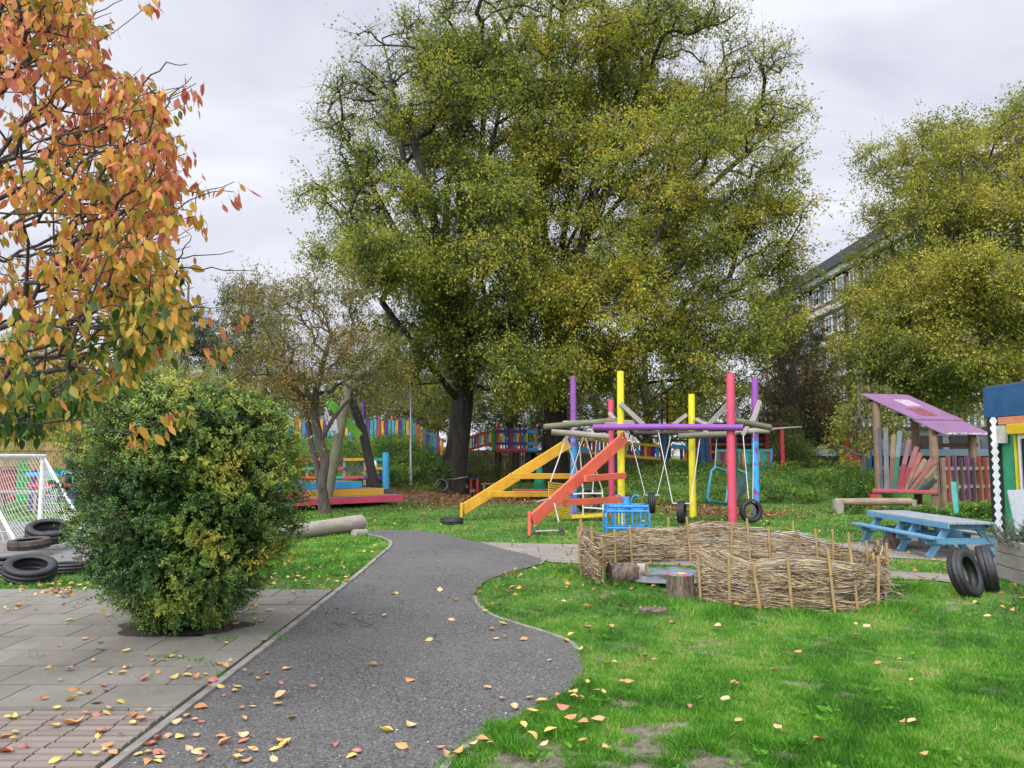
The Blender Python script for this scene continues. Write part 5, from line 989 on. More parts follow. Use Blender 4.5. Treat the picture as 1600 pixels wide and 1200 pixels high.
# inside: pond liner, stump, logs
LIN = plain('grey pond liner', (.17, .18, .19), (.09, .095, .1), 5, .4, .6, 9)
pc = gp(1040, 906); nr_, na = 7, 36; V = [(pc.x, pc.y, .012)]; Fq = []
for i in range(nr_):
    for k in range(na):
        a = 6.283 * k / na; r0 = (i + 1) / nr_; rad = r0 * (1 + .1 * math.sin(3 * a) + .05 * math.sin(7 * a)); V.append((pc.x + .68 * rad * math.cos(a), pc.y + .56 * rad * math.sin(a), .02 + .13 * r0 ** 3 * (1 if i < nr_ - 1 else .15) + random.uniform(-.02, .02) * r0))
Ft = [[0, 1 + k, 1 + (k + 1) % na] for k in range(na)]; me = bpy.data.meshes.new('pond_liner'); Fq = [[1 + i * na + k, 1 + (i + 1) * na + k, 1 + (i + 1) * na + (k + 1) % na, 1 + i * na + (k + 1) % na] for i in range(nr_ - 1) for k in range(na)]; me.from_pydata(V, [], Ft + Fq); me.polygons.foreach_set('use_smooth', [True] * len(me.polygons)); o = link('pond_liner', me, LIN, None, pc); tag(o, 'wrinkled grey pond liner on the ground inside the wattle fence', 'pond liner')
m, nt, b = base_mat('pond water'); b.inputs['Base Color'].default_value = (.012, .016, .01, 1); b.inputs['Roughness'].default_value = .06; bumpn(nt, b, noise_tex(nt, nn(nt, 'ShaderNodeTexCoord').outputs['Object'], 18, 3), .05, .01)
sheet('water', [(pc.x + .36 * math.cos(t) * (1 + .1 * math.sin(2 * t)), pc.y - .06 + .27 * math.sin(t)) for t in np.linspace(0, 6.283, 30)[:-1]], .038, m)
st_ = thing('stump', 'upright tree stump with a rainbow-painted top at the pond edge', 'stump', gp(1064, 941)); p = gp(1064, 936); hh = .27; rs = .155
mb = MB(); nr2 = 22; mb.tube([p + Vector((0, 0, -.04)), p + Vector((0, 0, .04)), p + Vector((0, 0, hh * .6)), p + Vector((0, 0, hh))], [rs * 1.1, rs * 1.04, rs, rs * .98], nr2, wob=.05); mb.build('bark', BARKLOG, st_, smooth=True)
sec = ['pink', 'lemon', 'sky', 'violet', 'orange', 'green', 'red', 'blue']
for k, cl in enumerate(sec):
    a0, a1 = 6.283 * k / 8, 6.283 * (k + 1) / 8; MB().prism([(0, 0)] + [(rs * .95 * math.cos(a0 + (a1 - a0) * q / 3), rs * .95 * math.sin(a0 + (a1 - a0) * q / 3)) for q in range(4)], p + Vector((0, 0, hh + .004)), (1, 0, 0), (0, 1, 0), .004).build('painted_wedge', plain('stump paint ' + cl, PC[cl], tuple(x * .5 + .05 for x in PC[cl]), 14, .7, .2), st_)
def lying_log(label, a, b_, r, mat):
    root = thing('log', label, 'log', ((a + b_) / 2) * 1.0); MB().tube([a, (a + b_) / 2, b_], [r, r * 1.02, r * .97], 20, wob=.04, cap=False).build('bark', mat, root, smooth=True)
    for q, s_ in ((a, -1), (b_, 1)):
        dv = (b_ - a).normalized() * s_; MB().tube([q - dv * .012, q - dv * .002], [r * .97, r * .96], 20).build('cut_end', CUTW if s_ > 0 else DARKW, root)
p = gp(975, 912); lying_log('short dark-barked log lying left of the pond liner', p + Vector((-.19, -.03, .13)), p + Vector((.17, .05, .13)), .13, BARKLOG); p = gp(998, 903); lying_log('pale split log behind the dark-barked log by the pond', p + Vector((-.16, .1, .09)), p + Vector((.1, .0, .1)), .09, LOGW)
p = gp(1020, 960); o = MB().prism([(-.15, 0), (-.07, .09), (.02, .05), (.13, .08), (.16, .0), (.02, -.06)], p + Vector((0, 0, .05)), (1, 0, 0), (0, .96, .25), .012).build('bark_piece', BARKLOG, None, p); tag(o, 'curled piece of dark bark lying on the grass in front of the pond', 'bark')
# ================================================================== picnic table
pt = thing('picnic_table', 'weathered blue picnic table with attached benches on the paved patch', 'picnic table', (7.25, 13.9, 0)); PB = wood('worn blue paint', (.12, .29, .42), (.08, .2, .31), .7, (.3, .28, .25), .30); PT_ = wood('bleached blue top', (.27, .31, .33), (.16, .2, .23), .8, (.33, .3, .27), .42)
A, B = Vector((7.08, 15.3, 0)), Vector((7.10, 12.5, 0)); ax = (B - A).normalized(); sd = Vector((-ax.y, ax.x, 0)); H_ = .575
if sd.x < 0: sd = -sd
mb = MB()
for k in range(5):
    o_ = sd * (-.29 + .145 * k); mb.bar(A + o_ + Vector((0, 0, H_ - .02 + random.uniform(-.004, .004))), B + o_ + Vector((0, 0, H_ - .02)), .136, .036)
mb.build('tabletop', PT_, pt, bevel=.005)
for s_ in (-1, 1):
    mb = MB()
    for k in range(2): mb.bar(A + sd * s_ * (.52 + .1 * k) + Vector((0, 0, .325)), B + sd * s_ * (.52 + .1 * k) + Vector((0, 0, .325)), .095, .036)
    mb.build('bench_seat', PB if s_ < 0 else PT_, pt, bevel=.005)
    for t in (.09, .42, .58, .91): 
        q = A + (B - A) * t; MB().bar(q + sd * s_ * .2 + Vector((0, 0, H_ - .04)), q + sd * s_ * .56 + Vector((0, 0, 0.005)), .05, .105).build('leg', PB, pt, bevel=.004)
for t in (.09, .42, .58, .91):
    q = A + (B - A) * t + ax * .045; MB().bar(q - sd * .62 + Vector((0, 0, .265)), q + sd * .62 + Vector((0, 0, .265)), .04, .1).build('crossbar', PB, pt, bevel=.004); MB().bar(q - sd * .33 + Vector((0, 0, H_ - .085)), q + sd * .33 + Vector((0, 0, H_ - .085)), .04, .09).build('crossbar', PB, pt, bevel=.004)
for s_ in (-1, 1): MB().bar(A + sd * s_ * .36 + Vector((0, 0, H_ - .065)), B + sd * s_ * .36 + Vector((0, 0, H_ - .065)), .03, .075).build('apron', PB, pt)
p = gp(1400, 856); sp2 = thing('stump', 'plain upright log stump under the picnic table', 'stump', p); MB().tube([p, p + Vector((0, 0, .3))], [.2, .19], 18, wob=.05, cap=False).build('bark', BARKLOG, sp2, smooth=True); MB().tube([p + Vector((0, 0, .28)), p + Vector((0, 0, .298))], .188, 18).build('cut_end', GREYW, sp2)
# log bench
lb = thing('log_bench', 'weathered log bench on stubby posts in front of the hut', 'bench', gp(1362, 801)); z = .33; a, b_ = at(1305, 784, 22.4), at(1424, 784, 21.8); MB().tube([a, (a + b_) / 2, b_], [.095, .105, .10], 14, wob=.04).build('seat', wood('bench log', (.36, .27, .16), (.13, .10, .075)), lb, smooth=True)
for px, d in ((1307, 22.3), (1420, 21.9)): x = at(px, 711, d).x; MB().tube([(x, d, -.03), (x, d, at(px, 781, d).z)], .15, 12, wob=.04).build('post', LOGW, lb, smooth=True)
MB().tube([Vector((at(1491, 711, 21.0).x, 21, -.05)), at(1490, 753, 21.0)], .075, 4).build('post', paint('aqua', .2), None, (at(1491, 711, 21.0).x, 21, 0)); o = bpy.data.objects[-1] if False else [x for x in bpy.data.objects if x.parent is None and x.name.startswith('post')][-1]; tag(o, 'short square post painted pale turquoise in front of the hut fence', 'post')
# ================================================================== play hut
hA, u_, v_ = Vector((10.26, 23.5, 0)), Vector((1.67, .56, 0)), Vector((1.54, -1.5, 0)); zh, zl, zf = 3.39, 2.23, .57
def hp(a, b_, z): q = hA + u_ * a + v_ * b_; return Vector((q.x, q.y, z))
def zroof(b_): return zh + (zl - zh) * b_
hut = thing('play_hut', 'wooden play hut with purple sheet roof and fan of coloured planks', 'play hut', hp(.5, .5, 0)); OLDP = wood('old post', (.27, .18, .11), (.13, .085, .055))
for a, b_ in ((.1, .14), (.1, .84), (.9, .14), (.9, .84)): MB().tube([hp(a, b_, -.05), hp(a, b_, zroof(b_) - .05)], [.12, .11], 10, wob=.05).build('post', OLDP, hut, smooth=True)
PUR = wood('purple sheet paint', (.22, .115, .21), (.16, .08, .155), .75, (.45, .4, .42), .24, .15)
def roofq(a0, a1, b0, b1, z_, th, nm, mat):
    vs = [hp(a0, b0, zroof(b0) + z_), hp(a0, b1, zroof(b1) + z_), hp(a1, b1, zroof(b1) + z_), hp(a1, b0, zroof(b0) + z_)]; dn = Vector((0, 0, -th)); mb = MB(); L1, L2 = (vs[1] - vs[0]).length, (vs[3] - vs[0]).length
    mb.add(vs + [v + dn for v in vs], [[0, 1, 2, 3], [7, 6, 5, 4], [0, 4, 5, 1], [1, 5, 6, 2], [2, 6, 7, 3], [3, 7, 4, 0]], [[(0, 0), (L1, 0), (L1, L2), (0, L2)]] * 2 + [[(0, 0), (0, .05), (1, .05), (1, 0)]] * 4); return mb.build(nm, mat, hut)
roofq(0, 1, .66, 1.02, 0, .035, 'roof_sheet', PUR); roofq(0, 1, 0, .69, .04, .035, 'roof_sheet', PUR); roofq(.3, .62, .40, .60, .049, .006, 'roof_patch', plain('dark red patch', (.2, .05, .06), (.13, .035, .04), 9, .7, .1)); roofq(.42, .75, .16, .34, .049, .006, 'roof_patch', plain('peeled grey patch', (.38, .36, .35), (.3, .15, .28), 14, .8, .2))
for b_ in (.08, .45, .9): MB().bar(hp(0, b_, zroof(b_) - .09), hp(1, b_, zroof(b_) - .09), .07, .09).build('rafter', DARKW, hut)
mb = MB(); mb.bar(hp(0.05, 1.02, zl - .02), hp(.98, 1.02, zl - .02), .06, .05); mb.build('gutter', plain('torn white edge', (.6, .6, .6), (.1, .1, .1), 12, .7, .2), hut)
mb = MB()
for k in range(10): mb.bar(hp(.05 + .1 * k, .1, zf), hp(.05 + .1 * k, .9, zf), .17, .05)
mb.build('floor', BROWNW, hut)
fo = hp(.04, .42, zf); vdir = v_.normalized(); VL = v_.length
fan = [(.12, .62, .12, 2.42, 'navyg'), (.22, .62, .245, 2.42, 'grey'), (.28, .62, .36, 2.2, 'tanred'), (.34, .62, .47, 2.3, 'tealg'), (.40, .62, .60, 2.05, 'redw'), (.46, .62, .72, 1.85, 'red2'), (.52, .6, .83, 1.5, 'bluet'), (.6, .6, 1.02, 1.45, 'tan2'), (.68, .6, 1.08, 1.15, 'greenw'), (.78, .6, 1.06, .95, 'darkg'), (.9, .6, 1.06, .78, 'greenw'), (.49, .61, .78, 1.68, 'tan2'), (.56, .6, .93, 1.5, 'redw'), (.64, .6, 1.05, 1.32, 'bluet'), (.73, .6, 1.07, 1.05, 'tealg')]
UP = {'tanred': (.33, .22, .13), 'tealg': (.2, .27, .27), 'redw': (.3, .16, .16), 'red2': (.36, .14, .16), 'bluet': (.36, .25, .14), 'tan2': (.42, .14, .12), 'greenw': (.16, .2, .08)}
HC = {'navyg': ((.13, .15, .19), (.07, .08, .1)), 'grey': ((.26, .26, .26), (.15, .15, .15)), 'tanred': ((.3, .13, .1), (.2, .1, .06)), 'tealg': ((.05, .22, .16), (.06, .14, .12)), 'redw': ((.4, .06, .08), (.27, .05, .06)), 'red2': ((.42, .05, .09), (.3, .05, .07)), 'bluet': ((.06, .13, .26), (.3, .2, .12)), 'tan2': ((.42, .25, .12), (.32, .1, .09)), 'greenw': ((.18, .25, .08), (.2, .19, .1)), 'darkg': ((.04, .05, .04), (.02, .03, .025))}
for i, (b0, z0, b1, z1, cn) in enumerate(fan):
    c1, c2 = HC[cn]; p0, p1 = hp(.045 - .012 * (i % 2), b0 * .8 + .1, z0 - .0), hp(.045 - .012 * (i % 2), min(b1, .98) * .8 + .1, z1)
    pm = p0 + (p1 - p0) * random.uniform(.42, .62); pl_ = MB().bar(p0, pm if cn in UP else p1, .03, .13, up=vdir).build('fan_plank', wood('hut plank ' + cn, tuple(x * .82 for x in c1), tuple(x * .7 for x in c2), .8, (.24, .2, .16), .34), hut, bevel=.005)
    if cn in UP: MB().bar(pm, p1, .03, .13, up=vdir).build('plank_tip', wood('hut plank tip ' + cn, UP[cn], tuple(x * .55 for x in UP[cn]), .85, (.26, .23, .2), .34), pl_, bevel=.005)
MB().bar(hp(.08, .1, 1.25), hp(.08, .88, 1.25), .05, .1).build('rail', OLDP, hut); MB().bar(hp(.03, .1, zf + .02), hp(.03, .88, zf + .02), .06, .12).build('rail', paint('pink', .4), hut); MB().bar(hp(.95, .1, 1.9), hp(.95, .88, 1.9), .05, .12).build('rail', BROWNW, hut)
for i in range(9): MB().bar(hp(.97, .12 + .09 * i, zf), hp(.97, .12 + .09 * i, 1.55), .11, .025, up=vdir).build('back_plank', wood('hut plank back', (.06, .08, .13), (.035, .045, .08)), hut)
MB().bar(hp(.02, .1, .5), hp(.02, .1, -.05), .16, .14, up=(0, 1, 0)).build('leg', paint('red', .3), hut); MB().bar(hp(.12, .9, .48), hp(.88, .9, .48), .05, .2).build('rail', OLDP, hut)
hf_ = thing('plank_fence', 'faded red and purple plank fence at the side of the hut', 'fence', hp(.9, 1.0, 0)); k = 0
fcols = [((.30, .08, .07), (.2, .05, .05)), ((.17, .09, .16), (.1, .06, .1)), ((.13, .075, .07), (.08, .05, .045)), ((.2, .08, .18), (.12, .05, .1)), ((.12, .08, .11), (.07, .05, .06)), ((.3, .09, .06), (.2, .06, .04)), ((.32, .07, .06), (.22, .05, .045))]
for i in range(13):
    a = .1 + i * .125; c1, c2 = fcols[i % 7]; jz = random.uniform(-.05, .04); MB().bar(hp(a, 1.0, .35), hp(a, 1.0, 1.6 + jz), .14, .03, up=u_.normalized()).build('plank', wood('faded plank %s' % 'abcdefg'[i % 7], c1, c2, .8, (.3, .26, .22), .33), hf_, bevel=.004)
for z in (.75, 1.25): MB().bar(hp(.05, .985, z), hp(1.65, .985, z), .04, .09).build('rail', GREYW, hf_)
for a in (.06, 1.0, 1.62): MB().bar(hp(a, .96, -.05), hp(a, .96, 1.55), .1, .1, up=(0, 1, 0)).build('post', OLDP, hf_)
# ================================================================== painted cabin on the right edge
cbn = thing('cabin', 'painted cabin with dark blue fascia, green wall and black window frame', 'building', (10.3, 15, 0)); XW = 10.05
MB().box((XW + 2.0, 12.6, 1.2), 3.9, 8.0, 2.4).build('wall', plain('cabin green', (.03, .28, .12), (.02, .2, .085), 3, .6, .1), cbn)
zt, zb = at(1540, 606, 16.9).z, at(1540, 653, 16.9).z; MB().box((XW + 1.75, 12.65, (zt + zb) / 2), 3.6, 8.6, zt - zb).build('fascia', plain('dark blue fascia', (.028, .105, .235), (.02, .08, .185), 3, .55, .1), cbn, bevel=.01)
MB().box((XW + 1.75, 12.65, zt + .02), 3.5, 8.5, .03).build('roof', plain('felt roof', (.08, .08, .08)), cbn)
MB().box((XW - .03, 12.5, zb - .085), .06, 7.9, .15).build('frieze', plain('peach frieze', (.58, .26, .14), (.5, .2, .1), 4, .65, .1), cbn); MB().box((XW - .07, 12.35, zb - .27), .16, 7.4, .2).build('lintel', paint('yellow', .05), cbn, bevel=.01)
MB().bar((XW - .02, 15.95, .0), (XW - .02, 15.95, zb - .38), .07, .05, up=(0, 1, 0)).build('trim', paint('lemon', .05), cbn); MB().box((XW - .03, 16.45, zb - .36), .05, .42, .36).build('panel', plain('cream panel', (.5, .5, .42)), cbn)
WHT = plain('white upvc', (.7, .7, .7), (.6, .6, .6), 4, .4, .03); BLKF = plain('black frame', (.012, .012, .013), (.02, .02, .02), 5, .4, .05)
for y in (15.78, 12.2): MB().bar((XW - .03, y, .1), (XW - .03, y, zb - .4), .09, .07, up=(0, 1, 0)).build('window_frame', WHT, cbn)
for z in (zb - .42, .1): MB().bar((XW - .035, 15.82, z), (XW - .035, 12.2, z), .07, .09).build('window_frame', WHT, cbn)
for y in (15.62, 14.4): MB().bar((XW - .05, y, .14), (XW - .05, y, zb - .46), .12, .06, up=(0, 1, 0)).build('door_frame', BLKF, cbn)
m, nt, b = base_mat('dark window glass'); b.inputs['Base Color'].default_value = (.015, .022, .028, 1); b.inputs['Roughness'].default_value = .08
MB().box((XW - .012, 14.0, 1.15), .02, 3.5, 2.0).build('pane', m, cbn)
pil = thing('pillar', 'black pillar with a white zigzag strip at the corner of the cabin', 'pillar', at(1556, 840, 16.6)); px0, px1 = at(1547, 711, 16.6).x, at(1568, 711, 16.6).x
MB().box(((px0 + px1) / 2, 16.6, zb / 2), px1 - px0, .1, zb).build('board', plain('black pillar paint', (.014, .014, .015), (.02, .02, .02), 5, .6, .1), pil)
nz_ = 15; hz_ = zb / nz_; xm = px0 + .075; oR = []; oL = []
for k in range(nz_ * 2 + 1):
    wv = .035 if k % 2 == 0 else .085; oR.append((xm + wv, min(k * hz_ / 2, zb - .002))); oL.append((xm - wv, min(k * hz_ / 2, zb - .002)))
mb = MB(); y_ = 16.545
for k in range(nz_ * 2): mb.add([(oL[k][0], y_, oL[k][1]), (oR[k][0], y_, oR[k][1]), (oR[k + 1][0], y_, oR[k + 1][1]), (oL[k + 1][0], y_, oL[k + 1][1])] + [(oL[k][0], y_ + .005, oL[k][1]), (oR[k][0], y_ + .005, oR[k][1]), (oR[k + 1][0], y_ + .005, oR[k + 1][1]), (oL[k + 1][0], y_ + .005, oL[k + 1][1])], [[0, 1, 2, 3], [1, 5, 6, 2], [0, 3, 7, 4]], [[(0, 0)] * 4] * 3)
mb.build('zigzag', plain('white zigzag paint', (.72, .72, .74), (.6, .6, .62), 8, .6, .05), pil)
wb = thing('whiteboard', 'dirty white board leaning against the cabin behind the planter', 'board', (8.95, 13.5, 0)); MB().bar((9.05, 13.42, .02), (9.0, 13.6, 1.05), 1.3, .03, up=(0, 1, 0)).build('panel', wood('stained white panel', (.42, .42, .47), (.3, .34, .36), .5, (.28, .36, .3), .42, .05), wb); MB().box((9.05, 13.38, .45), .12, .03, .03).build('handle', BLKF, wb)
# planter
pl = thing('planter', 'grey weathered timber planter with dark soil at the right edge', 'planter', (7.2, 10.2, 0)); q0, q1, q2, q3 = Vector((6.42, 10.75, 0)), Vector((6.2, 9.0, 0)), Vector((8.0, 8.8, 0)), Vector((8.2, 10.6, 0)); PLW = wood('planter timber', (.32, .30, .26), (.19, .175, .15), .85, (.42, .41, .38), .25)
for a, b_ in ((q0, q1), (q1, q2), (q2, q3), (q3, q0)):
    for k in range(3): MB().bar(a + Vector((0, 0, .085 + .175 * k)), b_ + Vector((0, 0, .085 + .175 * k)), .06, .168).build('board', PLW, pl, bevel=.006)
sl2 = MB(); sl2.bar((q0 + q3) / 2 + Vector((0, -.03, .44)), (q1 + q2) / 2 + Vector((0, .03, .44)), 1.72, .04); sl2.build('soil', JOINT, pl)
LF_RO = leafmat('rosemary leaf', [(0, (.03, .055, .03)), (.5, (.09, .14, .08)), (1, (.2, .25, .15))], .15)
rb = thing('herb_bush', 'grey-green rosemary bush growing in the timber planter', 'plant', (6.68, 10.3, .46)); n = 150; b0 = np.array([6.68, 10.3, .46]); dv = norm(rnd(n) * np.array([.75, .6, .3]) + np.array([-.05, 0, .8])); ln = rng.uniform(.2, .46, n); r0 = b0 + rnd(n) * np.array([.22, .15, 0]); V, Fc = frusta(r0, r0 + dv * ln[:, None], np.full(n, .006), np.full(n, .002), 4); link('stems', rawmesh('stems', V, Fc), BK_TWIG, rb)
k = 56; idx = np.repeat(np.arange(n), k); u = rng.uniform(.1, 1, n * k); pos = r0[idx] + dv[idx] * (ln[idx] * u)[:, None]; V, Fc = leaves(pos, dv[idx] * .5 + rnd(n * k), rnd(n * k) + np.array([0, 0, .6]), .038, .008, .1); link('foliage', rawmesh('foliage', V, Fc, np.clip(.35 + rng.normal(size=n * k) * .2 + .3 * (u - .5), 0, 1)), LF_RO, rb)
# ================================================================== far buildings
fb = thing('apartment_block', 'long flat-roofed block of flats with white bands behind the right trees', 'building', (34, 64, 0)); XF = 28.6; rt = at(1355, 390, 66).z; BRN = plain('brown cladding', (.22, .145, .10), (.15, .10, .075), 3, .8, .1); WB = plain('white concrete band', (.56, .54, .51), (.4, .38, .36), 1, .8, .05)
MB().box((XF + 6, 66, rt / 2 - 1), 12, 52, rt - 2).build('wall', BRN, fb); MB().box((XF + 5.6, 66, rt - .45), 12.8, 53, .9).build('roof', plain('dark roof fascia', (.05, .052, .065), (.035, .036, .045), 2, .6, .05), fb)
st_h = 3.05; zs = [rt - .9 - st_h * k for k in range(6)]
for z in zs: MB().box((XF - .2, 66, z - .25), .5, 52.4, .5).build('band', WB, fb)
GL = plain('window glass grey', (.16, .2, .23), (.08, .1, .12), .6, .15, 0); WF = plain('white window frame', (.78, .78, .76), (.5, .5, .5), 3, .5, 0)
wn = 0
for zi, z in enumerate(zs[:5]):
    for k in range(18):
        y = 90.5 - k * 2.75
        if wn >= 90: break
        zc = z - .5 - 1.15; f = MB(); 
        for s_ in (-1, 1): f.bar((XF - .06, y + s_ * .72, zc - .85), (XF - .06, y + s_ * .72, zc + .85), .12, .14, up=(0, 1, 0)); f.bar((XF - .06, y - .72, zc + s_ * .8), (XF - .06, y + .72, zc + s_ * .8), .14, .12)
        f.bar((XF - .06, y, zc - .8), (XF - .06, y, zc + .8), .08, .12, up=(0, 1, 0)); w_ = f.build('window', WF, fb); MB().box((XF - .03, y, zc), .04, 1.4, 1.6).build('pane', GL, w_); wn += 1
tb_ = thing('tower_block', 'pale grey high-rise far behind the conifers on the left', 'building', (-68, 200, 0)); zt = at(345, 456, 200).z; x0, x1 = at(336, 711, 200).x, at(356, 711, 200).x + 9; MB().box(((x0 + x1) / 2, 206, zt / 2), x1 - x0, 12, zt).build('wall', plain('pale tower concrete', (.42, .42, .43), (.36, .36, .37), .3, .8, 0), tb_)
for k in range(11):
    z = zt - 2.6 - 2.9 * k
    for j in range(4): MB().box((x0 + 1.3 + j * 3.0, 199.95, z), 1.7, .1, 1.5).build('window', GL, tb_)
MB().box(((x0 + x1) / 2, 206, zt + 1.2), 6, 6, 2.4).build('roof_hut', WB, tb_)
lc = thing('low_pavilion', 'low white school building with dark window strips behind the hut', 'building', (16, 41, 1)); xa, xb = at(1225, 711, 41).x, at(1660, 711, 41).x; z0, z1 = .8, at(0, 672, 41).z; MB().box(((xa + xb) / 2, 43, (z0 + z1) / 2), xb - xa, 4, z1 - z0).build('wall', plain('pavilion white', (.5, .5, .5), (.4, .4, .41), .7, .8, .05), lc); MB().box(((xa + xb) / 2, 42.8, z1 + .08), xb - xa + .5, 4.6, .16).build('roof', plain('felt roof', (.08, .08, .08)), lc)
k = 0; x = xa + .5
while x < xb - 1.6:
    MB().box((x + .6, 40.98, z0 + 1.45), 1.25, .06, .75).build('window', BLKF if k % 3 else GL, lc); x += 1.6; k += 1
mw = thing('mural_wall', 'pale blue mural wall along the bank right of the red platform', 'wall', (12, 34, 1)); a, b_ = at(1240, 707, 34), at(1560, 707, 34); MB().bar(a, b_, .12, .28).build('mural', plain('pale blue mural', (.3, .47, .58), (.42, .5, .55), 2, .7, .05), mw); MB().bar(a + Vector((0, .06, -.5)), b_ + Vector((0, .06, -.5)), .2, .72).build('base', plain('dark wall base', (.05, .04, .035), (.03, .026, .024), 3, .9, .2), mw)
# fences at the back
def board_fence(label, p0, p1, h, mat, nm='board_fence'):
    p0, p1 = Vector(p0), Vector(p1); root = thing(nm, label, 'fence', (p0 + p1) / 2); n = int((p1 - p0).length / .13); mb = MB(); dv = (p1 - p0) / n
    for k in range(n): q = p0 + dv * (k + .5); mb.bar(q + Vector((0, 0, -.1)), q + Vector((0, 0, h + random.uniform(-.02, .02))), .122, .02, up=(-dv.y, dv.x, 0))
    mb.build('boards', mat, root); nrm_ = Vector((dv.y, -dv.x, 0)).normalized()
    for z in (.35, h - .3): MB().bar(p0 + nrm_ * .04 + Vector((0, 0, z)), p1 + nrm_ * .04 + Vector((0, 0, z)), .05, .09).build('rail', mat, root)
board_fence('tan close-boarded fence behind the goal and willow', (-26, 33, 0), (-14.5, 33, 0), 2.15, TANW); board_fence('brown close-boarded fence beyond the raised deck', (-3.5, 38.5, .1), (6.5, 38.5, .1), 1.75, BROWNW); board_fence('dim brown boundary fence along the back of the mound', (-14.5, 37.5, .1), (-3.5, 38.5, .1), 3.2, BROWNW)
# ================================================================== goal and the corner behind it
WM = plain('white goal tube', (.74, .74, .73), (.6, .6, .59), 10, .45, .05); gr = Vector((gp(62, 822).x, gp(62, 822).y, 0)); gh = CH - .02 + .0; gl = gr + Vector((.2, -2.8, 0)); db = Vector((1.35, -.6, 0))
goal = thing('goal', 'small white football goal with a net at the left edge', 'goal', gr)
MB().tube([gr, gr + Vector((0, 0, gh))], .05, 12).build('post', WM, goal, smooth=True); MB().tube([gl, gl + Vector((0, 0, gh))], .05, 12).build('post', WM, goal, smooth=True); MB().tube([gl + Vector((0, -.05, gh)), gr + Vector((0, .05, gh))], .052, 12).build('crossbar', WM, goal, smooth=True)
for g0 in (gr, gl): MB().tube([g0 + Vector((0, 0, gh)), g0 + db], .032, 10).build('stay', WM, goal, smooth=True)
MB().tube([gl + db, gr + db], .03, 10).build('back_bar', WM, goal, smooth=True)
mb = MB(); NU, NV = 22, 14
def netp(u, v):
    a = gl.lerp(gr, u); q = a + Vector((0, 0, gh * (1 - v))) + db * v; return q + Vector((.06 * math.sin(9 * u + 3 * v), .03 * math.sin(7 * v), -.12 * math.sin(math.pi * v) * (1 + .3 * math.sin(11 * u))))
p0s, p1s = [], []
for i in range(NU + 1):
    for j in range(NV): p0s.append(netp(i / NU, j / NV)); p1s.append(netp(i / NU, (j + 1) / NV))
for j in range(1, NV + 1):
    for i in range(NU): p0s.append(netp(i / NU, j / NV)); p1s.append(netp((i + 1) / NU, j / NV))
for g0 in (gr, gl):
    for i in range(0, 9):
        for j in range(9):
            def sq(a, b_): return g0 + Vector((0, 0, gh * a)) + db * ((1 - a) * b_) + Vector((0, .05 * math.sin(8 * b_ + 5 * a), 0))
            p0s.append(sq(i / 9, j / 9)); p1s.append(sq((i + 1) / 9, j / 9)); p0s.append(sq(i / 9, j / 9)); p1s.append(sq(i / 9, (j + 1) / 9))
V, Fc = frusta([list(p) for p in p0s], [list(p) for p in p1s], np.full(len(p0s), .0045), np.full(len(p0s), .0045), 4); link('net', rawmesh('net', V, Fc), plain('white net', (.72, .72, .7), (.6, .6, .58), 20, .8, 0), goal)
rg = thing('railing', 'low railing with cyan, red and purple rails behind the goal', 'railing', (-14, 25, 0)); d = 24
for y0, y1, x0, x1, cl in ((741, 739, 40, 135, 'sky'), (759, 757, 45, 130, 'pink'), (776, 774, 55, 130, 'purple')): MB().bar(at(x0, y0, d), at(x1, y1, d), .05, .1).build('rail', paint(cl, .15), rg)
for px, cl in ((53, 'purple'), (118, 'teal')): MB().bar(Vector((at(px, 711, d + .06).x, d + .06, -.05)), at(px, 733, d + .06), .12, .1, up=(0, 1, 0)).build('post', paint(cl, .15), rg)
rdp = thing('red_playhouse', 'dark red boarded playhouse wall seen through the goal net', 'playhouse', at(5, 790, 27)); mb = MB()
for k in range(9): x = at(-34 + k * 7.2, 711, 27).x; mb.bar((x, 27, .0), (x, 27, at(0, 730, 27).z), .15, .04, up=(0, 1, 0))
mb.build('boards', wood('red brown boards', (.3, .075, .055), (.2, .05, .04)), rdp); MB().bar(at(-38, 731, 26.95), at(29, 731, 26.95), .08, .1).build('rail', BROWNW, rdp)
for px, lab in ((40, 'green painted board standing behind the goal net'), (86, 'green slatted crate behind the cyan rail')):
    o = thing('green_board' if px < 60 else 'green_crate', lab, 'board' if px < 60 else 'crate', at(px, 790, 26.4)); mb = MB(); n_ = 4 if px < 60 else 6
    for k in range(n_): x = at(px - 9 + 18 * k / (n_ - 1), 711, 26.4).x; mb.bar((x, 26.4, 0), (x, 26.4, at(0, 722 if px < 60 else 730, 26.4).z * (1 if px > 60 or k < 3 else .7)), .1 if px < 60 else .05, .03, up=(0, 1, 0))
    mb.build('slats', paint('green', .15), o); MB().bar(at(px - 10, 735, 26.36), at(px + 10, 735, 26.36), .03, .06).build('rail', paint('green', .15), o)
table('grey picnic bench seen through the goal net', -20, 62, 769, 22.5, GREYW, GREYW, depth=.7)
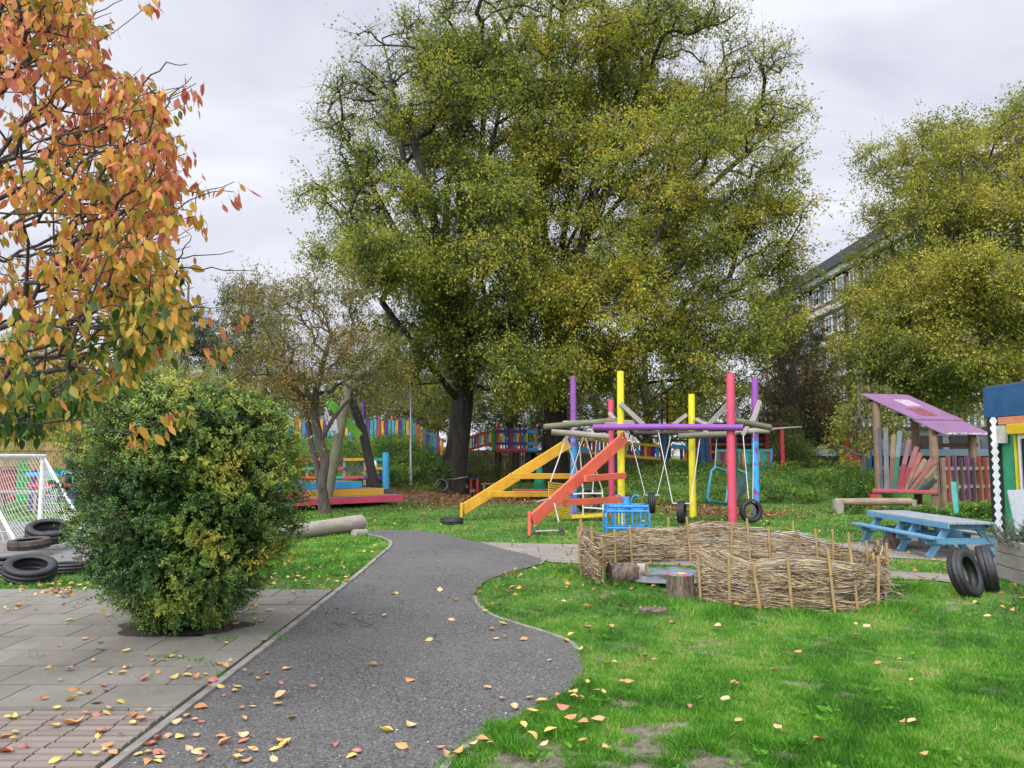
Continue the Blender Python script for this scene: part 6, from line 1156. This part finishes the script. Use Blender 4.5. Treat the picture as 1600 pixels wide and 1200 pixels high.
# ================================================================== fallen leaves
def leaf_mesh(seed):
    r_ = random.Random(seed); ln = .09; wd = ln * r_.uniform(.5, .74); cu = r_.uniform(.05, .8); cs = r_.uniform(.1, 1.15); tw = r_.uniform(-.5, .5); vs = []; prof = [(0, .03), (.12, .5), (.3, .93), (.5, 1), (.7, .76), (.87, .36), (1, .03)]
    for t, wv in prof:
        for s_ in (-1, -.5, 0, .5, 1):
            y = s_ * wd * wv / 2; z = cs * abs(y) * 1.1 + cu * ln * (t - .45) ** 2 * 1.5 + tw * y * (t - .5) + r_.uniform(-.0012, .0012); vs.append(((t - .5) * ln, y, z + .004))
    fs = [[i * 5 + j, (i + 1) * 5 + j, (i + 1) * 5 + j + 1, i * 5 + j + 1] for i in range(6) for j in range(4)]; k = len(vs); vs += [(-.5 * ln, .0012, .005), (-.5 * ln, -.0012, .005), (-.5 * ln - .03, -.001, .012), (-.5 * ln - .03, .001, .012)]; fs.append([k, k + 1, k + 2, k + 3])
    me = bpy.data.meshes.new('fallen_leaf'); me.from_pydata(vs, [], fs); me.polygons.foreach_set('use_smooth', [True] * len(fs)); return me
def flmat(name, c, c2):
    m, nt, b = base_mat(name); tcn = nn(nt, 'ShaderNodeTexCoord').outputs['Object']; oi = nn(nt, 'ShaderNodeObjectInfo').outputs['Random']; f = noise_tex(nt, tcn, 28, 4)
    ad = nn(nt, 'ShaderNodeMath', operation='MULTIPLY_ADD'); nt.links.new(oi, ad.inputs[0]); ad.inputs[1].default_value = .5; nt.links.new(f, ad.inputs[2]); nt.links.new(ramp(nt, ad.outputs[0], [(.45, c2), (.9, c)]), b.inputs['Base Color']); b.inputs['Roughness'].default_value = .6
    return m
LCOL = {'yellow': flmat('yellow fallen leaf', (.58, .42, .11), (.45, .32, .1)), 'orange': flmat('orange fallen leaf', (.5, .25, .09), (.4, .18, .07)), 'red': flmat('red fallen leaf', (.42, .12, .08), (.38, .17, .12)), 'tan': flmat('tan fallen leaf', (.60, .40, .2), (.42, .24, .13))}
LM = {c: [leaf_mesh(i * 7 + j) for j in range(6)] for i, c in enumerate(LCOL)}
for c, ms in LM.items():
    for me in ms: me.materials.append(LCOL[c])
SURF = {'path': ('the grey asphalt path', .008), 'slab': ('the grey paving slabs', .018), 'brick': ('the brick paving in the near left corner', .018), 'grass': ('the lawn right of the path', .02), 'lawn': ('the grass between bush and path', .02), 'bed': ('the soil under the round bush', .02)}
NL = 0
def surf(x, y):
    if (x - BED[0] - .12) ** 2 / .5 + (y - BED[1]) ** 2 / .26 < 1: return 'bed'
    if -9 < x < -2.1 and y < 9.73: return 'brick' if y < 5.165 else 'slab'
    if pip(np.array([x]), np.array([y]), PATH)[0]: return 'path'
    return 'grass' if x > -2 else 'lawn'
def put(px, py, c, s=1.0):
    global NL
    p = gp(px, py); sf = surf(p.x, p.y); nm, z = SURF[sf]
    o = bpy.data.objects.new('fallen_leaf', random.choice(LM[c])); col.objects.link(o); o.location = (p.x, p.y, z + (.02 if sf in ('grass', 'lawn') else 0)); o.scale = (s, s, s); o.rotation_euler = (random.gauss(0, .18) + (math.pi if random.random() < .45 else 0), random.gauss(0, .18), random.uniform(0, 6.283))
    if abs(o.rotation_euler.x) > 2: o.location.z += .025
    tag(o, '%s curled leaf fallen on %s' % (c, nm), 'leaf', '%s leaves on %s' % (c, nm)); NL += 1
Y_, O_, R_c, T_ = 'yellow', 'orange', 'red', 'tan'
seen = [(28, 955, T_), (5, 954, Y_), (40, 940, T_), (55, 930, T_), (90, 936, O_), (110, 973, Y_), (100, 935, T_), (168, 965, O_), (130, 1003, T_), (155, 1008, Y_), (158, 1020, O_), (95, 1014, T_), (145, 1037, T_), (195, 1020, Y_), (230, 1030, Y_), (240, 1036, O_), (254, 1037, O_), (270, 1028, Y_), (280, 1030, T_), (200, 1048, Y_), (170, 1058, Y_), (190, 1056, Y_), (75, 1048, Y_), (103, 1052, T_), (94, 1067, Y_), (195, 1048, T_), (225, 1067, R_c), (250, 1053, O_), (270, 1063, Y_), (290, 1060, Y_), (295, 1048, R_c), (320, 1060, Y_), (360, 1035, T_), (350, 1045, Y_), (345, 1040, O_), (355, 1048, Y_),
        (112, 1082, O_), (125, 1090, Y_), (140, 1090, O_), (165, 1085, O_), (70, 1097, O_), (110, 1100, Y_), (150, 1105, T_), (190, 1102, Y_), (163, 1077, R_c), (88, 1113, Y_), (168, 1113, T_), (170, 1122, Y_), (230, 1117, Y_), (118, 1132, Y_), (85, 1143, Y_), (110, 1138, O_), (25, 1150, Y_), (10, 1160, O_), (35, 1175, R_c), (8, 1183, R_c), (210, 1128, O_), (222, 1132, T_), (210, 1137, Y_), (186, 1154, O_), (155, 1156, Y_), (118, 1184, Y_), (165, 1180, Y_), (178, 1188, O_),
        (312, 1110, O_), (345, 1158, O_), (383, 1154, T_), (375, 1112, O_), (396, 1108, Y_), (437, 1102, Y_), (440, 1093, T_), (455, 1127, Y_), (445, 1165, Y_), (438, 1160, O_), (370, 1185, Y_), (380, 1195, O_), (425, 1188, T_), (430, 1175, Y_), (295, 1173, T_), (310, 1178, Y_), (245, 1160, R_c), (258, 1155, T_), (240, 1168, R_c), (230, 1170, O_), (215, 1183, T_), (250, 1178, R_c), (230, 1193, O_), (245, 1195, Y_), (280, 1155, Y_), (325, 1080, R_c), (335, 1072, R_c), (345, 1075, Y_), (350, 1090, O_), (365, 1083, Y_), (370, 1075, Y_), (330, 1080, Y_), (400, 1065, Y_), (415, 1055, R_c), (443, 1072, R_c), (450, 1047, Y_), (310, 1063, O_), (380, 1050, T_), (395, 1055, R_c), (490, 1078, O_),
        (605, 1145, Y_), (643, 1138, T_), (640, 1064, O_), (585, 1044, T_), (557, 1180, R_c), (520, 1168, R_c), (545, 1183, Y_), (625, 1170, O_), (690, 1172, R_c), (700, 1185, T_), (715, 1190, O_), (740, 1178, T_), (757, 1168, O_), (765, 1175, Y_), (783, 1097, T_), (805, 1110, T_), (778, 1000, T_), (785, 998, T_), (785, 977, Y_), (760, 1077, T_), (860, 1035, T_), (825, 1096, T_), (845, 1100, Y_), (850, 1098, Y_), (872, 1098, O_), (770, 985, T_), (600, 965, T_), (580, 961, O_), (556, 963, Y_), (612, 930, T_), (690, 925, T_), (700, 936, R_c), (730, 937, O_), (713, 942, T_), (670, 1003, Y_), (708, 970, T_), (647, 873, T_), (460, 955, O_), (430, 940, O_), (456, 928, T_), (385, 942, Y_), (410, 975, O_), (420, 955, T_), (400, 973, Y_), (365, 970, T_), (370, 980, Y_), (415, 1003, Y_), (355, 1010, Y_),
        (820, 1003, O_), (895, 1000, Y_), (885, 1005, O_), (905, 1022, Y_), (930, 1010, T_), (918, 990, R_c), (1050, 985, O_), (960, 1045, Y_), (985, 1075, O_), (970, 1077, T_), (920, 1075, Y_), (900, 1090, Y_), (890, 1095, O_), (945, 1093, Y_), (930, 1092, O_), (895, 1098, Y_), (907, 1103, O_), (880, 1118, R_c), (893, 1132, O_), (915, 1143, O_), (937, 1137, T_), (860, 1155, Y_), (835, 1160, Y_), (830, 1125, Y_), (817, 1143, Y_), (850, 1180, T_), (913, 1170, O_), (950, 1180, Y_), (1010, 1035, R_c), (1080, 1115, R_c), (1135, 1103, T_), (1147, 1078, O_), (1210, 1055, O_), (1372, 1043, O_), (1405, 1042, T_), (1423, 1073, Y_), (1250, 1028, O_), (1335, 1002, O_), (1355, 985, T_), (1340, 983, Y_), (1412, 1140, O_), (1425, 1137, T_), (1280, 1170, O_), (1215, 1152, T_), (1445, 1195, O_), (1150, 1078, R_c), (1020, 1038, T_), (955, 985, O_), (985, 930, T_), (1010, 935, T_), (815, 905, T_), (835, 895, Y_), (860, 912, O_), (868, 945, O_), (800, 927, O_), (770, 950, O_), (880, 945, T_), (1155, 1140, T_), (1175, 985, T_), (1120, 990, T_), (1580, 960, O_), (1545, 970, T_), (1510, 915, O_), (1380, 895, O_)]
for px, py, c in seen: put(px + random.uniform(-3, 3), py + random.uniform(-2, 2), c, random.uniform(.5, 1.0))
while NL < 298:
    z = random.random(); c = random.choice([Y_, Y_, O_, T_, T_, R_c])
    if z < .3: put(random.uniform(30, 135), random.uniform(917, 930), random.choice([Y_, O_, R_c, T_]), random.uniform(.5, .9))
    elif z < .55: put(random.uniform(425, 560), random.uniform(905, 920), random.choice([Y_, O_, T_]), random.uniform(.5, .9))
    elif z < .75: put(random.uniform(0, 330), random.uniform(1120, 1198), c, random.uniform(.5, .9))
    else: put(random.uniform(300, 470), random.uniform(1120, 1198), c, random.uniform(.5, .9))
# the many small ones farther off
n = 2600; px = rng.uniform(-100, 1700, n); py = rng.uniform(800, 960, n); xy = np.array([gp(a, b_)[:2] for a, b_ in zip(px, py)]); ok = ~pip(xy[:, 0], xy[:, 1], PATH) | (rng.uniform(size=n) < .06); ok &= rng.uniform(size=n) < np.where(xy[:, 1] > 9.7, .9, .35); xy = xy[ok]; n = len(xy); pos = np.concatenate([xy, (.025 + .02 * rng.uniform(size=(n, 1)))], 1)
V, Fc = leaves(pos, rnd(n) * np.array([1, 1, .2]), rnd(n) * .4 + np.array([0, 0, 1]), .075, .045); o = link('leaf_scatter', rawmesh('leaf_scatter', V, Fc, rng.uniform(.3, 1, n)), LF_LIT); o['kind'] = 'stuff'
